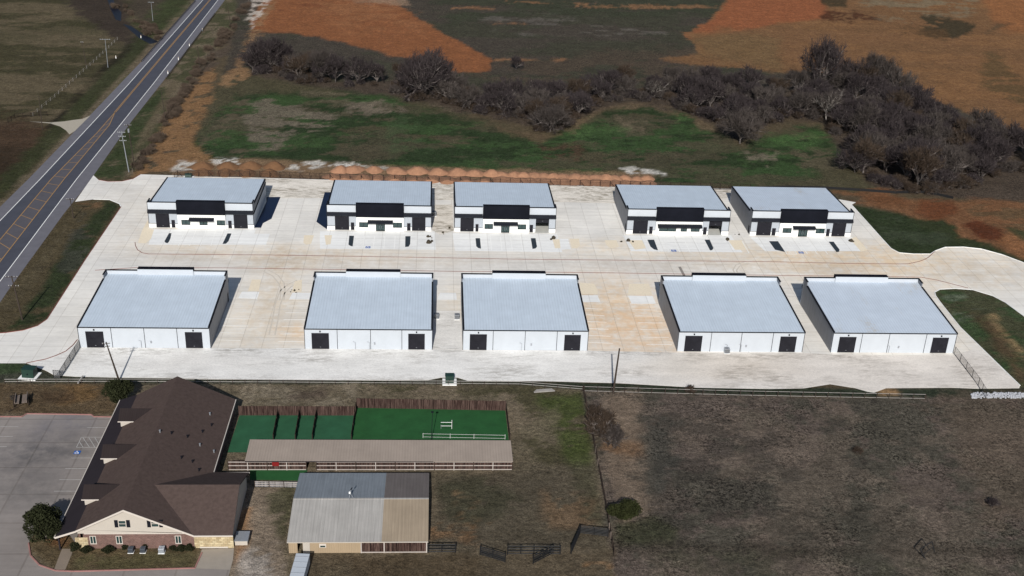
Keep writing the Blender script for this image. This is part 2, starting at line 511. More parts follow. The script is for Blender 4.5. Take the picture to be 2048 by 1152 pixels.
    for pl in ([(360, 326), (392, 324), (395, 336), (345, 342)], [(425, 318), (470, 316), (480, 330), (430, 330)], [(555, 338), (590, 328), (610, 342), (560, 345)],
               [(600, 325), (700, 328), (775, 334), (770, 340), (640, 334), (620, 340)], [(1240, 336), (1300, 338), (1330, 348), (1250, 343)]):
        paint(pl, (196, 190, 180), 3, 6, .95, patch=.38, psize=3)
    # --- under the wood
    wood = [(505, 148), (560, 140), (700, 165), (850, 150), (940, 190), (1100, 185), (1300, 175), (1500, 180), (1640, 160), (1760, 165), (1850, 230), (2000, 285), (2200, 330), (2200, 420),
            (2000, 400), (1900, 398), (1790, 385), (1740, 365), (1680, 295), (1645, 242), (1570, 240), (1480, 280), (1370, 222), (1260, 202), (1160, 235), (1090, 262), (985, 238), (830, 198), (600, 168)]
    paint(wood, (76, 65, 55), 6, 8, rough=.9)
    # --- bare red ground to the right
    paint([(1660, 384), (1760, 380), (1830, 398), (1905, 398), (1990, 402), (2300, 420), (2300, 640), (2048, 528), (1900, 480), (1800, 430), (1716, 410)], (122, 82, 50), 4, 7, .95, rough=.3)
    paint([(1690, 384), (1800, 388), (1830, 415), (1760, 410)], (110, 70, 40), 8, 10, .8)
    paint([(1840, 395), (1910, 400), (1920, 420), (1870, 445), (1830, 425)], (104, 58, 30), 8, 8, .85)
    paint([(1920, 415), (2100, 420), (2100, 470), (1960, 445)], (96, 76, 50), 8, 12, .8, patch=.45, psize=6, stretch=2)
    paint([(1925, 450), (1950, 440), (2000, 458), (2008, 485), (1960, 480)], (88, 44, 22), 4, 6, .9)
    paint([(2015, 455), (2100, 480), (2100, 500), (2040, 475)], (52, 64, 36), 6, 6, .8)
    paint([(1990, 480), (2040, 515), (2120, 560), (2140, 540), (2020, 470)], (140, 92, 52), 4, 5, .8)
    paint([(1655, 386), (1720, 390), (1735, 405), (1684, 400)], (74, 70, 54), 4, 5, .8)
    paint([(1704, 410), (1740, 414), (1800, 425), (1855, 440), (1890, 440), (1912, 452), (1918, 475), (1990, 490), (2048, 520), (2130, 560), (2048, 540), (1890, 505), (1870, 515), (1780, 510), (1720, 440)], (42, 56, 31), 4, 5, .95)
    paint([(1720, 420), (1900, 445), (1900, 490), (1790, 490)], (64, 72, 54), 8, 12, .55, patch=.52, psize=7, stretch=1.5)
    # --- lawn strip by the highway
    lawn = [(19, 577), (128, 427), (150, 404), (187, 399), (219, 400), (242, 414), (170, 520.6), (94, 639), (47, 661), (0, 667), (-45, 672)]
    paint(lawn, (78, 68, 46), 3, 2)
    paint([(215, 402), (238, 410), (170, 515), (92, 636), (50, 656), (20, 655), (80, 580), (150, 470)], (42, 54, 29), 6, 6, .92, patch=.32)
    paint([(150, 440), (180, 420), (180, 470), (165, 520), (130, 560), (120, 530)], (66, 66, 58), 6, 10, .6, patch=.45)
    paint([(155, 403), (195, 400), (205, 415), (165, 418)], (118, 88, 58), 4, 6, .8, patch=.4)
    paint([(0, 600), (60, 540), (130, 450), (140, 455), (60, 580), (0, 650)], (88, 78, 56), 6, 6, .7, patch=.42)
    # --- grass island on the right
    isl = [(1869, 585), (1880, 578), (1945, 579), (2010, 604), (2048, 632), (2130, 690), (2200, 700), (2200, 900), (2040, 775), (1920, 655)]
    paint(isl, (56, 74, 42), 4, 3)
    paint(isl, (72, 70, 48), 4, 3, .8, patch=.5, psize=7)
    paint([(1880, 590), (1945, 585), (1960, 620), (1920, 640)], (104, 112, 92), 6, 10, .6, patch=.55, psize=4)
    paint([(1975, 630), (1990, 626), (2010, 660), (2060, 715), (2060, 730), (1990, 660)], (142, 116, 76), 5, 7, .8, patch=.4, psize=4)
    paint([(1945, 625), (1985, 640), (2050, 740), (2050, 770), (1990, 690)], (86, 64, 44), 8, 8, .7)
    # --- south belt between gravel and the pipe fence
    belt = [(-300, 726), (55, 726), (110, 750), (240, 755), (540, 760), (880, 758), (1090, 762), (1240, 766), (1400, 775), (1610, 776), (1770, 776), (2040, 776), (2300, 778), (2300, 800), (1500, 792), (1160, 782), (900, 772), (0, 768), (-300, 768)]
    paint(belt, (62, 66, 54), 3, 3, .9)
    paint([(1000, 762), (1240, 766), (1640, 774), (1740, 780), (1900, 778), (2060, 778), (2060, 795), (1500, 790), (1150, 780)], (44, 52, 38), 3, 4, .9)
    paint([(-60, 726), (50, 728), (60, 745), (-60, 748)], (48, 66, 36), 4, 4, .85)
    paint([(1750, 778), (1790, 777), (1800, 790), (1760, 792)], (150, 116, 76), 4, 5, .8)
    # --- house lot
    south = [(-500, 768), (1000, 770), (1165, 780), (1190, 905), (1226, 1112), (1240, 1400), (-500, 1400)]
    paint(south, (112, 99, 79), 3, 3)
    paint(south, (98, 88, 68), 3, 3, .7, patch=.5, psize=10)
    paint([(-100, 768), (220, 768), (240, 830), (-100, 830)], (88, 70, 46), 5, 5, .8)
    paint([(110, 772), (200, 770), (190, 800), (120, 805)], (110, 82, 44), 8, 8, .7, patch=.45)
    paint([(80, 785), (140, 782), (150, 800), (90, 806)], (70, 54, 38), 8, 8, .7)
    paint([(480, 770), (720, 770), (716, 812), (480, 815)], (128, 116, 96), 5, 8, .7, patch=.42, psize=7)
    paint([(560, 780), (650, 776), (660, 800), (580, 808)], (86, 72, 62), 8, 8, .7, patch=.45)
    paint([(720, 775), (1040, 775), (1165, 785), (1195, 900), (1100, 930), (1040, 880), (1015, 800)], (72, 68, 44), 10, 12, .85, patch=.4)
    paint([(1080, 800), (1165, 790), (1180, 880), (1200, 1040), (1160, 1040), (1140, 930)], (66, 78, 30), 12, 12, .8, patch=.42, psize=6)
    paint([(1040, 830), (1110, 820), (1120, 870), (1040, 890)], (106, 96, 74), 8, 12, .7, patch=.48, psize=5)
    paint([(865, 950), (1190, 930), (1210, 1100), (860, 1100)], (78, 70, 56), 12, 10, .8)
    paint([(870, 960), (960, 950), (1040, 1000), (950, 1050), (880, 1040)], (62, 62, 44), 14, 14, .7, patch=.45, psize=5)
    paint([(858, 1040), (960, 1050), (950, 1085), (860, 1080)], (126, 92, 58), 12, 24, .65, patch=.5, psize=3)
    paint([(910, 985), (950, 1000), (930, 1030), (900, 1020)], (118, 90, 60), 10, 18, .55, patch=.5, psize=3)
    paint([(1080, 980), (1190, 1000), (1180, 1060), (1100, 1050)], (112, 88, 62), 14, 10, .7, patch=.4)
    paint([(620, 1108), (1226, 1100), (1240, 1300), (600, 1300)], (86, 74, 56), 12, 12, .8)
    paint([(1165, 1125), (1290, 1118), (1300, 1140), (1240, 1175), (1170, 1160)], (142, 106, 68), 6, 18, .75, patch=.46, psize=3)
    paint([(700, 1110), (960, 1110), (960, 1175), (700, 1175)], (84, 70, 50), 10, 10, .7)
    paint([(465, 1000), (500, 970), (560, 975), (575, 1010), (555, 1070), (570, 1115), (590, 1200), (440, 1200), (455, 1140), (480, 1060)], (132, 116, 98), 6, 8, .95, rough=.25)
    paint([(468, 1050), (500, 1000), (505, 1010), (490, 1110), (470, 1130)], (150, 108, 66), 6, 8, .7, patch=.42)
    paint([(480, 1105), (560, 1090), (570, 1200), (460, 1200)], (162, 152, 142), 10, 10, .8, patch=.4)
    paint([(530, 985), (590, 965), (585, 1030), (560, 1075), (545, 1040)], (70, 70, 46), 6, 8, .8, patch=.4)
    paint([(50, 1090), (70, 1050), (130, 1040), (405, 1095), (395, 1142), (110, 1145)], (92, 78, 54), 3, 3)
    paint([(150, 1110), (390, 1105), (385, 1135), (150, 1140)], (82, 78, 48), 6, 6, .7, patch=.45, psize=4)
    paint([(95, 1060), (140, 1060), (135, 1092), (100, 1092)], (128, 86, 48), 5, 5, .7)
    # --- rough pasture bottom right
    past = [(1165, 782), (1480, 791), (1850, 796), (2600, 805), (2600, 1500), (1240, 1500), (1226, 1112), (1190, 905)]
    paint(past, (94, 82, 73), 3, 4, rough=.95)
    paint(past, (74, 71, 60), 5, 10, .8, patch=.5, psize=13, rough=.95)
    paint(past, (104, 91, 78), 5, 10, .6, patch=.54, psize=17, rough=.75)
    paint([(1290, 800), (1760, 800), (1720, 960), (1850, 1100), (1290, 1090)], (62, 57, 51), 20, 40, .55, patch=.54, psize=8, rough=.95)
    paint([(1680, 960), (1800, 1000), (1850, 1120), (1450, 1120)], (64, 60, 51), 20, 40, .45, patch=.5, psize=7, rough=.95)
    paint([(1225, 800), (1280, 800), (1300, 900), (1295, 1040), (1250, 1045), (1230, 950), (1205, 900), (1215, 840)], (118, 101, 84), 14, 26, .9, rough=.45)
    paint([(1195, 885), (1285, 888), (1285, 908), (1200, 905)], (118, 84, 52), 10, 16, .6, patch=.46, psize=4)
    paint([(1230, 1050), (1300, 1030), (1360, 1060), (1340, 1090), (1235, 1095)], (58, 60, 40), 8, 10, .8)
    paint([(1285, 830), (1340, 850), (1350, 960), (1300, 980)], (66, 65, 58), 14, 30, .8, rough=.95)
    paint([(1900, 800), (2400, 800), (2400, 1100), (1950, 1060)], (96, 82, 68), 20, 40, .6, rough=.8)
    paint([(1230, 1085), (2300, 1090), (2300, 1120), (1230, 1112)], (62, 55, 46), 10, 16, .6)
    paint([(1320, 1110), (2300, 1120), (2300, 1200), (1300, 1200)], (74, 72, 56), 14, 30, .5, patch=.48)

    lum = (C @ np.array([.2126, .7152, .0722]))[:, None]
    C[:] = (lum + (C - lum) * .84) * 1.16

    me = bpy.data.meshes.new('ground')
    idx = np.arange(nx * ny).reshape(ny, nx)
    q = np.stack([idx[:-1, :-1], idx[:-1, 1:], idx[1:, 1:], idx[1:, :-1]], -1).reshape(-1, 4)
    me.vertices.add(nx * ny); me.loops.add(q.size); me.polygons.add(len(q))
    Z = np.zeros_like(X)
    me.vertices.foreach_set('co', np.stack([X, Y, Z], -1).ravel().astype(np.float32))
    me.loops.foreach_set('vertex_index', q.ravel().astype(np.int32))
    me.polygons.foreach_set('loop_start', (np.arange(len(q)) * 4).astype(np.int32))
    me.polygons.foreach_set('loop_total', np.full(len(q), 4, np.int32))
    me.update()
    at = me.color_attributes.new('cover', 'FLOAT_COLOR', 'POINT')
    at.data.foreach_set('color', np.concatenate([C, Rg[:, None]], 1).ravel().astype(np.float32))
    t = NT('soil_and_grass')
    a = t.n.new('ShaderNodeAttribute'); a.attribute_name = 'cover'
    n_big = t.ramp(t.noise(.12, 6, .65), .3, .7, .84, 1.16)
    n_mid = t.math('MULTIPLY', t.ramp(t.noise(.8, 8, .78), .30, .70, .48, 1.52), t.ramp(t.noise(.28, 6, .7), .32, .68, .80, 1.20))
    n_fine = t.ramp(t.noise(3.6, 4, .78), .34, .66, .58, 1.42)
    spk = t.math('MULTIPLY', t.ramp(t.noise(1.5, 4, .8), .49, .57, 1.0, .36), t.ramp(t.noise(2.6, 3, .7), .52, .60, 1.0, .45))
    lgt = t.ramp(t.noise(3.4, 3, .7), .60, .68, 1.0, 1.7)
    r = a.outputs['Alpha']
    r = t.math('MULTIPLY', r, t.ramp(t.noise(.11, 6, .68), .40, .60, .25, 1.25))
    one_r = t.math('SUBTRACT', 1.0, r)
    spk2 = t.math('ADD', t.math('MULTIPLY', t.math('MULTIPLY', spk, lgt), r), one_r)
    f = t.math('MULTIPLY', t.math('MULTIPLY', n_big, n_mid), n_fine)
    f = t.math('MULTIPLY', f, t.math('MULTIPLY', spk2, t.math('ADD', t.math('MULTIPLY', r, .30), .92)))
    col = t.scale(a.outputs['Color'], f)
    tint = t.ramp(t.noise(.5, 5, .7), .45, .7, 0, .35)
    dry = t.mix(tint, col, t.mix(.4, col, (0.12, .105, .085)))
    t.bump(t.noise(1.1, 8, .75), 1.0, .5)
    t.done(dry, .95, .05)
    me.materials.append(t.m)
    o = bpy.data.objects.new('ground', me); COL.objects.link(o)
    structure(o)


build_ground()


# ------------------------------------------------------------------ PAVED SURFACES
def sheet(name, pts, z, mat, pix=True):
    pts = G2(pts) if pix else pts
    bm = bmesh.new()
    vs = [bm.verts.new((p[0], p[1], z)) for p in pts]
    f = bm.faces.new(vs)
    bm.normal_update()
    if f.normal.z < 0: f.normal_flip()
    bmesh.ops.triangulate(bm, faces=bm.faces[:])
    me = bpy.data.meshes.new(name); bm.to_mesh(me); bm.free()
    me.materials.append(mat)
    o = bpy.data.objects.new(name, me); COL.objects.link(o)
    return structure(o)


def concrete_mat(name, col, stains=(), joints=4.6, var=.10):
    t = NT(name)
    f = t.math('MULTIPLY', t.ramp(t.noise(.07, 5, .6), .3, .7, 1 - var, 1 + var), t.ramp(t.noise(.8, 6, .7), .3, .7, .95, 1.05))
    f = t.math('MULTIPLY', f, t.ramp(t.noise(.5, 5, .7, sc=(.12, 1.6, 1)), .35, .75, 1.05, .90))
    c = t.scale(col, f)
    wv = t.warp(.12, 9.0)
    for (x, y, rx, ry, sc, amt) in stains:
        b = t.blob(x, y, rx, ry, wv)
        b = t.math('MULTIPLY', t.ramp(b, 0.0, .75, 0, amt), t.ramp(t.noise(.35, 5, .7), .35, .6, .25, 1.0))
        c = t.mix(b, c, t.mix(1.0, c, sc, 'MULTIPLY'))
    if joints:
        br = t.n.new('ShaderNodeTexBrick'); br.offset = 0.0
        br.inputs['Scale'].default_value = 1.0 / joints
        br.inputs['Brick Width'].default_value = 1.0; br.inputs['Row Height'].default_value = 1.0
        br.inputs['Mortar Size'].default_value = .02; br.inputs['Bias'].default_value = 0
        br.inputs['Color1'].default_value = (1.0, 1.0, 1.0, 1); br.inputs['Color2'].default_value = (.93, .93, .935, 1); br.inputs['Mortar'].default_value = (.80, .79, .78, 1)
        t.link(t.tc.outputs['Object'], br.inputs['Vector'])
        c = t.mix(1.0, c, br.outputs['Color'], 'MULTIPLY')
    t.bump(t.noise(4, 5, .7), .15, .03)
    return t.done(c, .85, .2)


def gp(px, py): return tuple(G(px, py)[:2])


TAN = (0.97, .80, .58); ORG = (.98, .70, .42); GRY = (.82, .83, .86); DRT = (.80, .72, .62)
st = []
for px, py, rx, ry, c, a in ((1245, 640, 16, 24, ORG, .95), (1215, 600, 11, 14, TAN, .9), (1290, 665, 12, 10, ORG, .9), (540, 620, 10, 30, TAN, .8), (590, 668, 4, 4.5, ORG, 1.0),
                             (545, 600, 4, 32, DRT, .8), (780, 515, 60, 8, TAN, .5), (600, 515, 30, 8, TAN, .7), (1640, 510, 30, 10, TAN, .8), (1500, 525, 40, 12, TAN, .7), (1800, 535, 30, 14, TAN, .7),
                             (1950, 520, 30, 20, TAN, .7), (350, 480, 16, 12, TAN, .7), (1230, 490, 22, 6, TAN, .8), (330, 400, 20, 20, TAN, .4), (255, 440, 14, 30, GRY, .8), (1000, 525, 80, 6, GRY, .9),
                             (420, 520, 50, 6, GRY, .8), (1350, 535, 60, 6, GRY, .7), (820, 445, 10, 10, GRY, .3), (1690, 640, 10, 40, TAN, .5), (1880, 640, 10, 40, TAN, .5), (910, 600, 5, 12, TAN, .7), (1990, 555, 16, 8, GRY, .8),
                             (170, 360, 20, 12, GRY, .8), (30, 700, 20, 12, GRY, .5), (890, 420, 8, 22, GRY, .8)):
    x, y = gp(px, py); st.append((x, y, rx * 1.5, ry * 1.4, c, a * .52))
M['concrete'] = concrete_mat('pale_concrete', (0.79, .765, .715), st)
M['concrete_light'] = concrete_mat('fresh_white_concrete', (0.85, .85, .83), [], 4.6, .05)
M['concrete_old'] = concrete_mat('weathered_grey_concrete', (0.26, .232, .215), [(*gp(70, 905), 14, 10, (.5, .52, .56), .95), (*gp(130, 845), 8, 7, (.72, .75, .85), .8), (*gp(60, 985), 12, 8, (.62, .64, .66), .8)], 8.0, .14)


def gravel_mat(name, col, dark, thr=.52, tint=()):
    t = NT(name)
    f = t.math('MULTIPLY', t.ramp(t.noise(.25, 7, .7, sc=(.4, 1, 1)), .3, .7, .86, 1.12), t.ramp(t.noise(2.5, 6, .8), .3, .7, .84, 1.14))
    c = t.scale(col, f)
    b = t.math('MULTIPLY', t.ramp(t.noise(.10, 5, .65, sc=(.5, 1.2, 1)), thr - .06, thr + .10, 0, .9), t.ramp(t.noise(1.1, 6, .8, sc=(.3, 1, 1)), .44, .58, 0, 1))
    c = t.mix(b, c, dark)
    wv = t.warp(.1, 10.0)
    for (x, y, rx, ry, tc_) in tint:
        c = t.mix(t.ramp(t.blob(x, y, rx, ry, wv), 0, .6, 0, .8), c, t.mix(1.0, c, tc_, 'MULTIPLY'))
    b2 = t.ramp(t.noise(1.8, 4, .8, sc=(.6, 1, 1)), .62, .70, 0, .55)
    c = t.mix(b2, c, dark)
    t.bump(t.noise(3, 6, .8), .5, .06)
    return t.done(c, .95, .1)


M['gravel'] = gravel_mat('white_crushed_rock', (0.78, .765, .735), (.42, .40, .37), tint=((*gp(1780, 745), 75, 22, (.88, .82, .77)), (*gp(1420, 735), 25, 9, (.93, .90, .86)), (*gp(420, 725), 20, 6, (.94, .93, .92))))
M['gravel_n'] = gravel_mat('pale_tan_crushed_rock', (0.78, .73, .655), (.30, .26, .20), .44)
M['asphalt'] = simple('grey_asphalt_shoulder', lin(104, 103, 110), .9, .12, .4)
M['asphalt_lane'] = simple('dark_asphalt_lane', lin(70, 72, 82), .9, .14, .25)
M['asphalt_gore'] = simple('worn_asphalt_median', lin(84, 82, 88), .9, .12, .4)
M['paint_white'] = simple('white_road_paint', (.88, .88, .86), .7, .08, 2)
M['paint_faded'] = simple('faded_white_paint', (.40, .39, .38), .8, .2, 2)
M['paint_yellow'] = simple('faded_yellow_paint', lin(158, 124, 82), .8, .15, 1)
M['paint_blue'] = simple('blue_paint', lin(28, 88, 165), .7, .1, 2)
M['kerb_red'] = simple('faded_red_kerb_paint', lin(120, 70, 62), .8, .25, .7)
M['kerb_pink'] = simple('pale_red_kerb_paint', lin(150, 110, 105), .8, .2, .7)
M['mulch'] = simple('dark_grey_mulch', lin(52, 60, 68), .95, .25, 2.5, bump=.5, spec=.05)
M['sand'] = simple('tan_granite_bed', lin(230, 217, 194), .95, .10, 2.5)
M['navy'] = simple('blue_black_ground', lin(8, 24, 52), .5, .3, .4, .4)
M['turf'] = simple('green_artificial_turf', lin(40, 84, 58), .95, .2, .35)
M['turf2'] = simple('dark_green_lawn_turf', lin(34, 80, 42), .95, .22, .35)

sheet('highway_shoulder', HWY_R[:-1] + [(-300, 1050)] + HWY_L[::-1], .02, M['asphalt'])
wl = [(418, -12), (406, 0), (256, 170), (80, 359), (0, 442), (-120, 567)]
wr = [(447, -12), (436, 0), (308, 166), (153, 359), (0, 563), (-83, 674)]
yc = [(431, -12), (420, 0), (325, 112), (230, 225)]
ylf = [(230, 225), (194, 266), (102, 359), (0, 480), (-110, 610)]
yrt = [(230, 225), (219, 250), (128, 359), (0, 524), (-100, 652)]
sheet('highway_lane', wl + yc[:0] + [(-110, 610)] + ylf[::-1][1:] + yc[::-1][1:], .05, M['asphalt_lane'])
sheet('highway_lane', wr + [(-100, 652)] + yrt[::-1][1:] + yc[::-1][1:], .05, M['asphalt_lane'])
sheet('highway_median', ylf + yrt[::-1][:-1], .05, M['asphalt_gore'])


def ribbon(mb, pts, w, z):
    P = [Vector((*p, 0)) for p in pts]
    for a, b in zip(P[:-1], P[1:]):
        d = (b - a)
        if d.length < .01: continue
        n = Vector((-d.y, d.x, 0)).normalized() * (w / 2)
        mb.quad((a.x - n.x, a.y - n.y, z), (b.x - n.x, b.y - n.y, z), (b.x + n.x, b.y + n.y, z), (a.x + n.x, a.y + n.y, z))


mb = MB()
ribbon(mb, G2(wl), .2, .08); ribbon(mb, G2(wr), .2, .08)
structure(mb.build('highway_edge_line', M['paint_white'], fix=False))
mb = MB()
yc2 = [(p[0], p[1]) for p in yc]
for off in (-.22, .22):
    pts = [(p[0] + off, p[1]) for p in G2(yc2)]
    ribbon(mb, pts, .24, .08)
ribbon(mb, G2(ylf), .24, .084); ribbon(mb, G2(yrt), .24, .084)
yl, yr = G2(ylf), G2(yrt)


def along(pts, t):
    L = [math.dist(a, b) for a, b in zip(pts[:-1], pts[1:])]
    s = t * sum(L)
    for (a, b), l in zip(zip(pts[:-1], pts[1:]), L):
        if s <= l: return (a[0] + (b[0] - a[0]) * s / l, a[1] + (b[1] - a[1]) * s / l)
        s -= l
    return pts[-1]


for k in range(22):
    a = along(yl, .10 + k * .041); b = along(yr, .085 + k * .041 - .006)
    ribbon(mb, [a, b], .2, .088)
structure(mb.build('highway_yellow_marking', M['paint_yellow'], fix=False))
sheet('field_driveway', [(181, 231), (165, 238), (147, 240), (128, 243), (100, 245), (58, 243), (100, 247), (120, 253), (132, 261), (139, 269), (150, 262)], .035, simple('pale_driveway_concrete', lin(168, 160, 146), .9, .1))
t = NT('creek_water'); sheet('creek', [(208, -20), (222, -20), (230, 10), (243, 25), (242, 42), (232, 40), (222, 20)], .03, t.done(lin(24, 26, 36), .5, .15))
sheet('creek', [(246, 48), (262, 52), (285, 68), (318, 84), (300, 88), (278, 76)], .03, t.m)

sheet('concrete_pavement', SITE, .06, M['concrete'])
SOUTH_G = [(53, 727), (92, 719), (132, 703), (150, 689), (160, 696), (423, 697), (610, 698), (865, 698.5), (925, 701.5), (1174, 702), (1354, 706), (1604, 706), (1662, 710), (1907, 711), (1945, 700), (1965, 702), (2039, 772),
           (2036, 776.5), (1956, 777.5), (1903, 775.5), (1772, 776.5), (1748, 785), (1735, 783), (1711, 776.5), (1660, 769), (1608, 776.5), (1540, 778), (1396, 775.5), (1237, 766.5), (1087, 762.5), (1040, 762.5), (935, 761.5), (915, 755.5),
           (882, 755.5), (856, 760.5), (540, 760.5), (330, 756.5), (237, 755.5), (150, 753.5), (108, 750.5), (92, 741.5)]
sheet('gravel_yard', SOUTH_G, .09, M['gravel'])
sheet('gravel_yard', [(345, 352), (700, 362), (1100, 371), (1300, 375), (1500, 380), (1600, 387), (1670, 400), (1480, 402), (1455, 395), (1440, 412), (1240, 407), (1100, 404), (860, 400), (662, 396.5), (535, 396.5), (330, 393)], .09, M['gravel_n'])
sheet('gravel_lane', [(863, 410), (905, 410), (907, 462), (880, 470), (864, 460)], .088, M['gravel_n'])
sheet('gravel_lane', [(868, 622), (920, 622), (924, 700), (866, 698)], .088, M['gravel'])
# fresh white slabs
for pl in ([(476, 597), (484, 583.5), (519, 584.5), (514, 598.5)], [(578, 599.5), (585, 586), (622, 586.5), (620, 599.5)], [(1160, 591), (1195, 591), (1201, 605), (1160, 605)], [(1256, 592), (1305, 592.5), (1312, 608), (1263, 608)],
           [(500, 468), (540, 468), (532, 490), (500, 490)], [(1118, 478), (1136, 478), (1142, 499), (1121, 500)], [(880, 586), (912, 586), (914, 600), (874, 600)]):
    sheet('concrete_slab', pl, .075, M['concrete_light'])
# parking aprons in front of the far row
aprons = [(392, 421, 1), (698, 792, 1), (951, 1066, 1), (1303, 1412, 1), (1553, 1660, 1)]
for pl in ([(305, 459), (512, 459), (500, 490), (297, 490)], [(640, 463), (870, 464), (872, 500), (640, 498)], [(905, 467), (1114, 468), (1125, 505), (910, 502)], [(1245, 471), (1462, 471), (1485, 505), (1262, 503)], [(1500, 475), (1705, 475), (1722, 503), (1530, 503)]):
    sheet('parking_apron', pl, .078, M['concrete_light'])
for pl in ([(296, 440), (284, 462), (276, 486), (292, 487), (302, 478), (308, 460), (298, 458)], [(608, 471), (628, 471), (622, 488), (612, 490), (607, 486)], [(649, 471), (664, 471), (661, 489), (652, 490)],
           [(1105, 479), (1119, 479), (1121, 497), (1110, 497)], [(1139, 478), (1158, 478), (1160, 492), (1154, 497), (1144, 497)], [(1209, 481), (1233, 481), (1238, 494), (1222, 497), (1213, 491)],
           [(1256, 481), (1284, 481), (1292, 497), (1270, 500)], [(1456, 481), (1484, 481), (1496, 500), (1470, 500)], [(1700, 478), (1712, 474), (1735, 500), (1722, 504)],
           [(504, 559.5), (522, 559.5), (518, 582), (496, 582.5)], [(590, 563), (604, 560), (603, 584), (583, 585)], [(1160, 566), (1188, 568), (1195, 580), (1196, 589), (1160, 589)], [(1258, 568), (1298, 568), (1304, 590), (1256, 590)]):
    sheet('planting_bed', pl, .085, M['sand'])
# dark mulch islands
for pl in ([(338, 467), (343, 467), (341, 477), (338, 484), (335, 487), (331, 486), (329, 483), (332, 478)], [(455, 467.5), (463, 467.5), (457, 483), (452, 488), (445, 488.5)],
           [(698.5, 472), (708, 472.3), (705.5, 493.5), (701, 492.5), (697, 490)], [(810.7, 473), (821, 473), (820.3, 489), (817, 494), (810.3, 494.6)],
           [(951, 477), (960, 477), (962, 498), (956, 496.5), (952.5, 493)], [(1061.5, 477), (1071, 477), (1074, 494), (1071, 497.5), (1065, 498.5)],
           [(1294.5, 480), (1308, 480), (1316, 501), (1308, 499.5), (1301, 494)], [(1409, 480), (1419, 480), (1427, 497), (1424, 501), (1420, 501.4)],
           [(1538, 483), (1557, 483), (1570, 504.6), (1550, 500)], [(1657, 484), (1667, 484), (1679, 500), (1678, 504), (1673, 505)]):
    sheet('mulch_bed', pl, .10, M['mulch'])
sheet('dark_blue_strip', [(509, 456), (522, 456), (526, 447), (543, 438), (561, 394.5), (533, 394.5), (533, 404)], .095, M['navy'])  # flat dark blue sheets on the ground along two far row side walls
sheet('dark_blue_strip', [(653.5, 459), (632.8, 444.2), (649.5, 385), (672, 385), (664, 420)], .095, M['navy'])
# painted lines
mb = MB()


def line(a, b, w=.2, z=.115): ribbon(mb, G2([a, b]), w, z)


for a, b in (((370, 462), (357, 492)), ((393, 459.5), (379, 492)), ((413, 459.5), (401, 492)), ((432.5, 459.5), (422, 492))): line(a, b)
for x0, x1 in ((709, 705.5), (729, 725.5), (749.7, 746), (770, 767.6), (790.5, 788.5)): line((x0, 473), (x1, 498))
for x0, x1 in ((981, 983), (1001, 1004), (1020.5, 1025), (1041, 1045)): line((x0, 474), (x1, 502))
for x0, x1 in ((1309, 1318), (1328, 1338.5), (1347.5, 1359.5), (1368, 1380), (1388.5, 1401)): line((x0, 480), (x1, 505))
for x0, x1 in ((1556.5, 1574), (1576.5, 1594), (1597, 1615), (1617, 1634.5), (1637, 1655)): line((x0, 483), (x1, 509))
line((1484, 483), (1498, 507)); line((705.5, 498), (725.5, 498)); line((1318, 505), (1338.5, 505)); line((1574, 509), (1594, 509))
for (xa, ya, xb, yb, n) in ((709, 473, 729, 498, 8), (1309, 480, 1338, 505, 9), (1556.5, 483, 1594, 509, 9)):
    for k in range(n):
        t0 = k / n
        L = (709, 705.5, 473, 498, 20.0) if xa == 709 else ((1309, 1318, 480, 505, 20.2) if xa == 1309 else (1556.5, 1574, 483, 509, 20.0))
        lx = L[0] + (L[1] - L[0]) * t0; ly = L[2] + (L[3] - L[2]) * t0
        t1 = min(t0 + .30, 1); fr = (t1 - t0) / .30
        rx = L[0] + (L[1] - L[0]) * t1 + L[4] * fr; ry = L[2] + (L[3] - L[2]) * t1
        line((lx, ly), (rx, ry), .11)
for y in (637.8, 651.9, 666.2, 680.8): line((450 - (y - 637.8) * .32, y), (503 - (y - 637.8) * .36 * 1.4, y + 1))
for y in (599.3, 612.8, 626.3, 640, 654.4, 668.7, 683.6, 697.5): line((578 - (y - 599) * .26, y), (617 - (y - 599) * .10, y + .2))
for y in (618.2, 631.2, 644.5, 658.5, 672.5, 686.5): line((1171 + (y - 618) * .08, y - 1), (1205 + (y - 618) * .30, y + 1))
for y in (607.9, 620.4, 632.7, 646.4, 660.3, 675, 689.5): line((1260 + (y - 608) * .40, y), (1309 + (y - 608) * .42, y + .5))
for y in (413.3, 421.5, 430.8, 439.8, 449.2, 458.4, 467.5): line((1113, y - .6), (1136 + (y - 413) * .36, y + .4), .09)
for y in (414.2, 423.2, 432.3, 441.5, 450.8, 459.8, 469.5): line((1188 + (y - 414) * .36, y), (1223 + (y - 414) * .50, y + .5), .11)
for y in (408, 419, 430, 441): line((572 + (440 - y) * .1, y), (625 - (440 - y) * .1, y + .5), .08)
structure(mb.build('parking_line', M['paint_white'], fix=False))
mb = MB()
for a, b in (((174, 856), (213, 856)), ((163, 875), (204, 875)), ((153, 895.5), (195, 895.5)), ((142, 916.6), (185, 916.6)), ((130.5, 937.7), (174, 937.7)), ((119, 960), (162, 960)), ((108, 983), (152, 983)),
             ((-40, 854), (37, 854)), ((-40, 873.5), (26, 873.5)), ((-40, 894), (14, 894)), ((163, 875), (153, 895.5)), ((204, 875), (195, 895.5)), ((159, 884), (166, 895)), ((166, 876), (179, 895)), ((178, 876), (190, 895)), ((190, 876), (198, 889))):
    line(a, b, .12, .075)
structure(mb.build('parking_line', M['paint_faded'], fix=False))


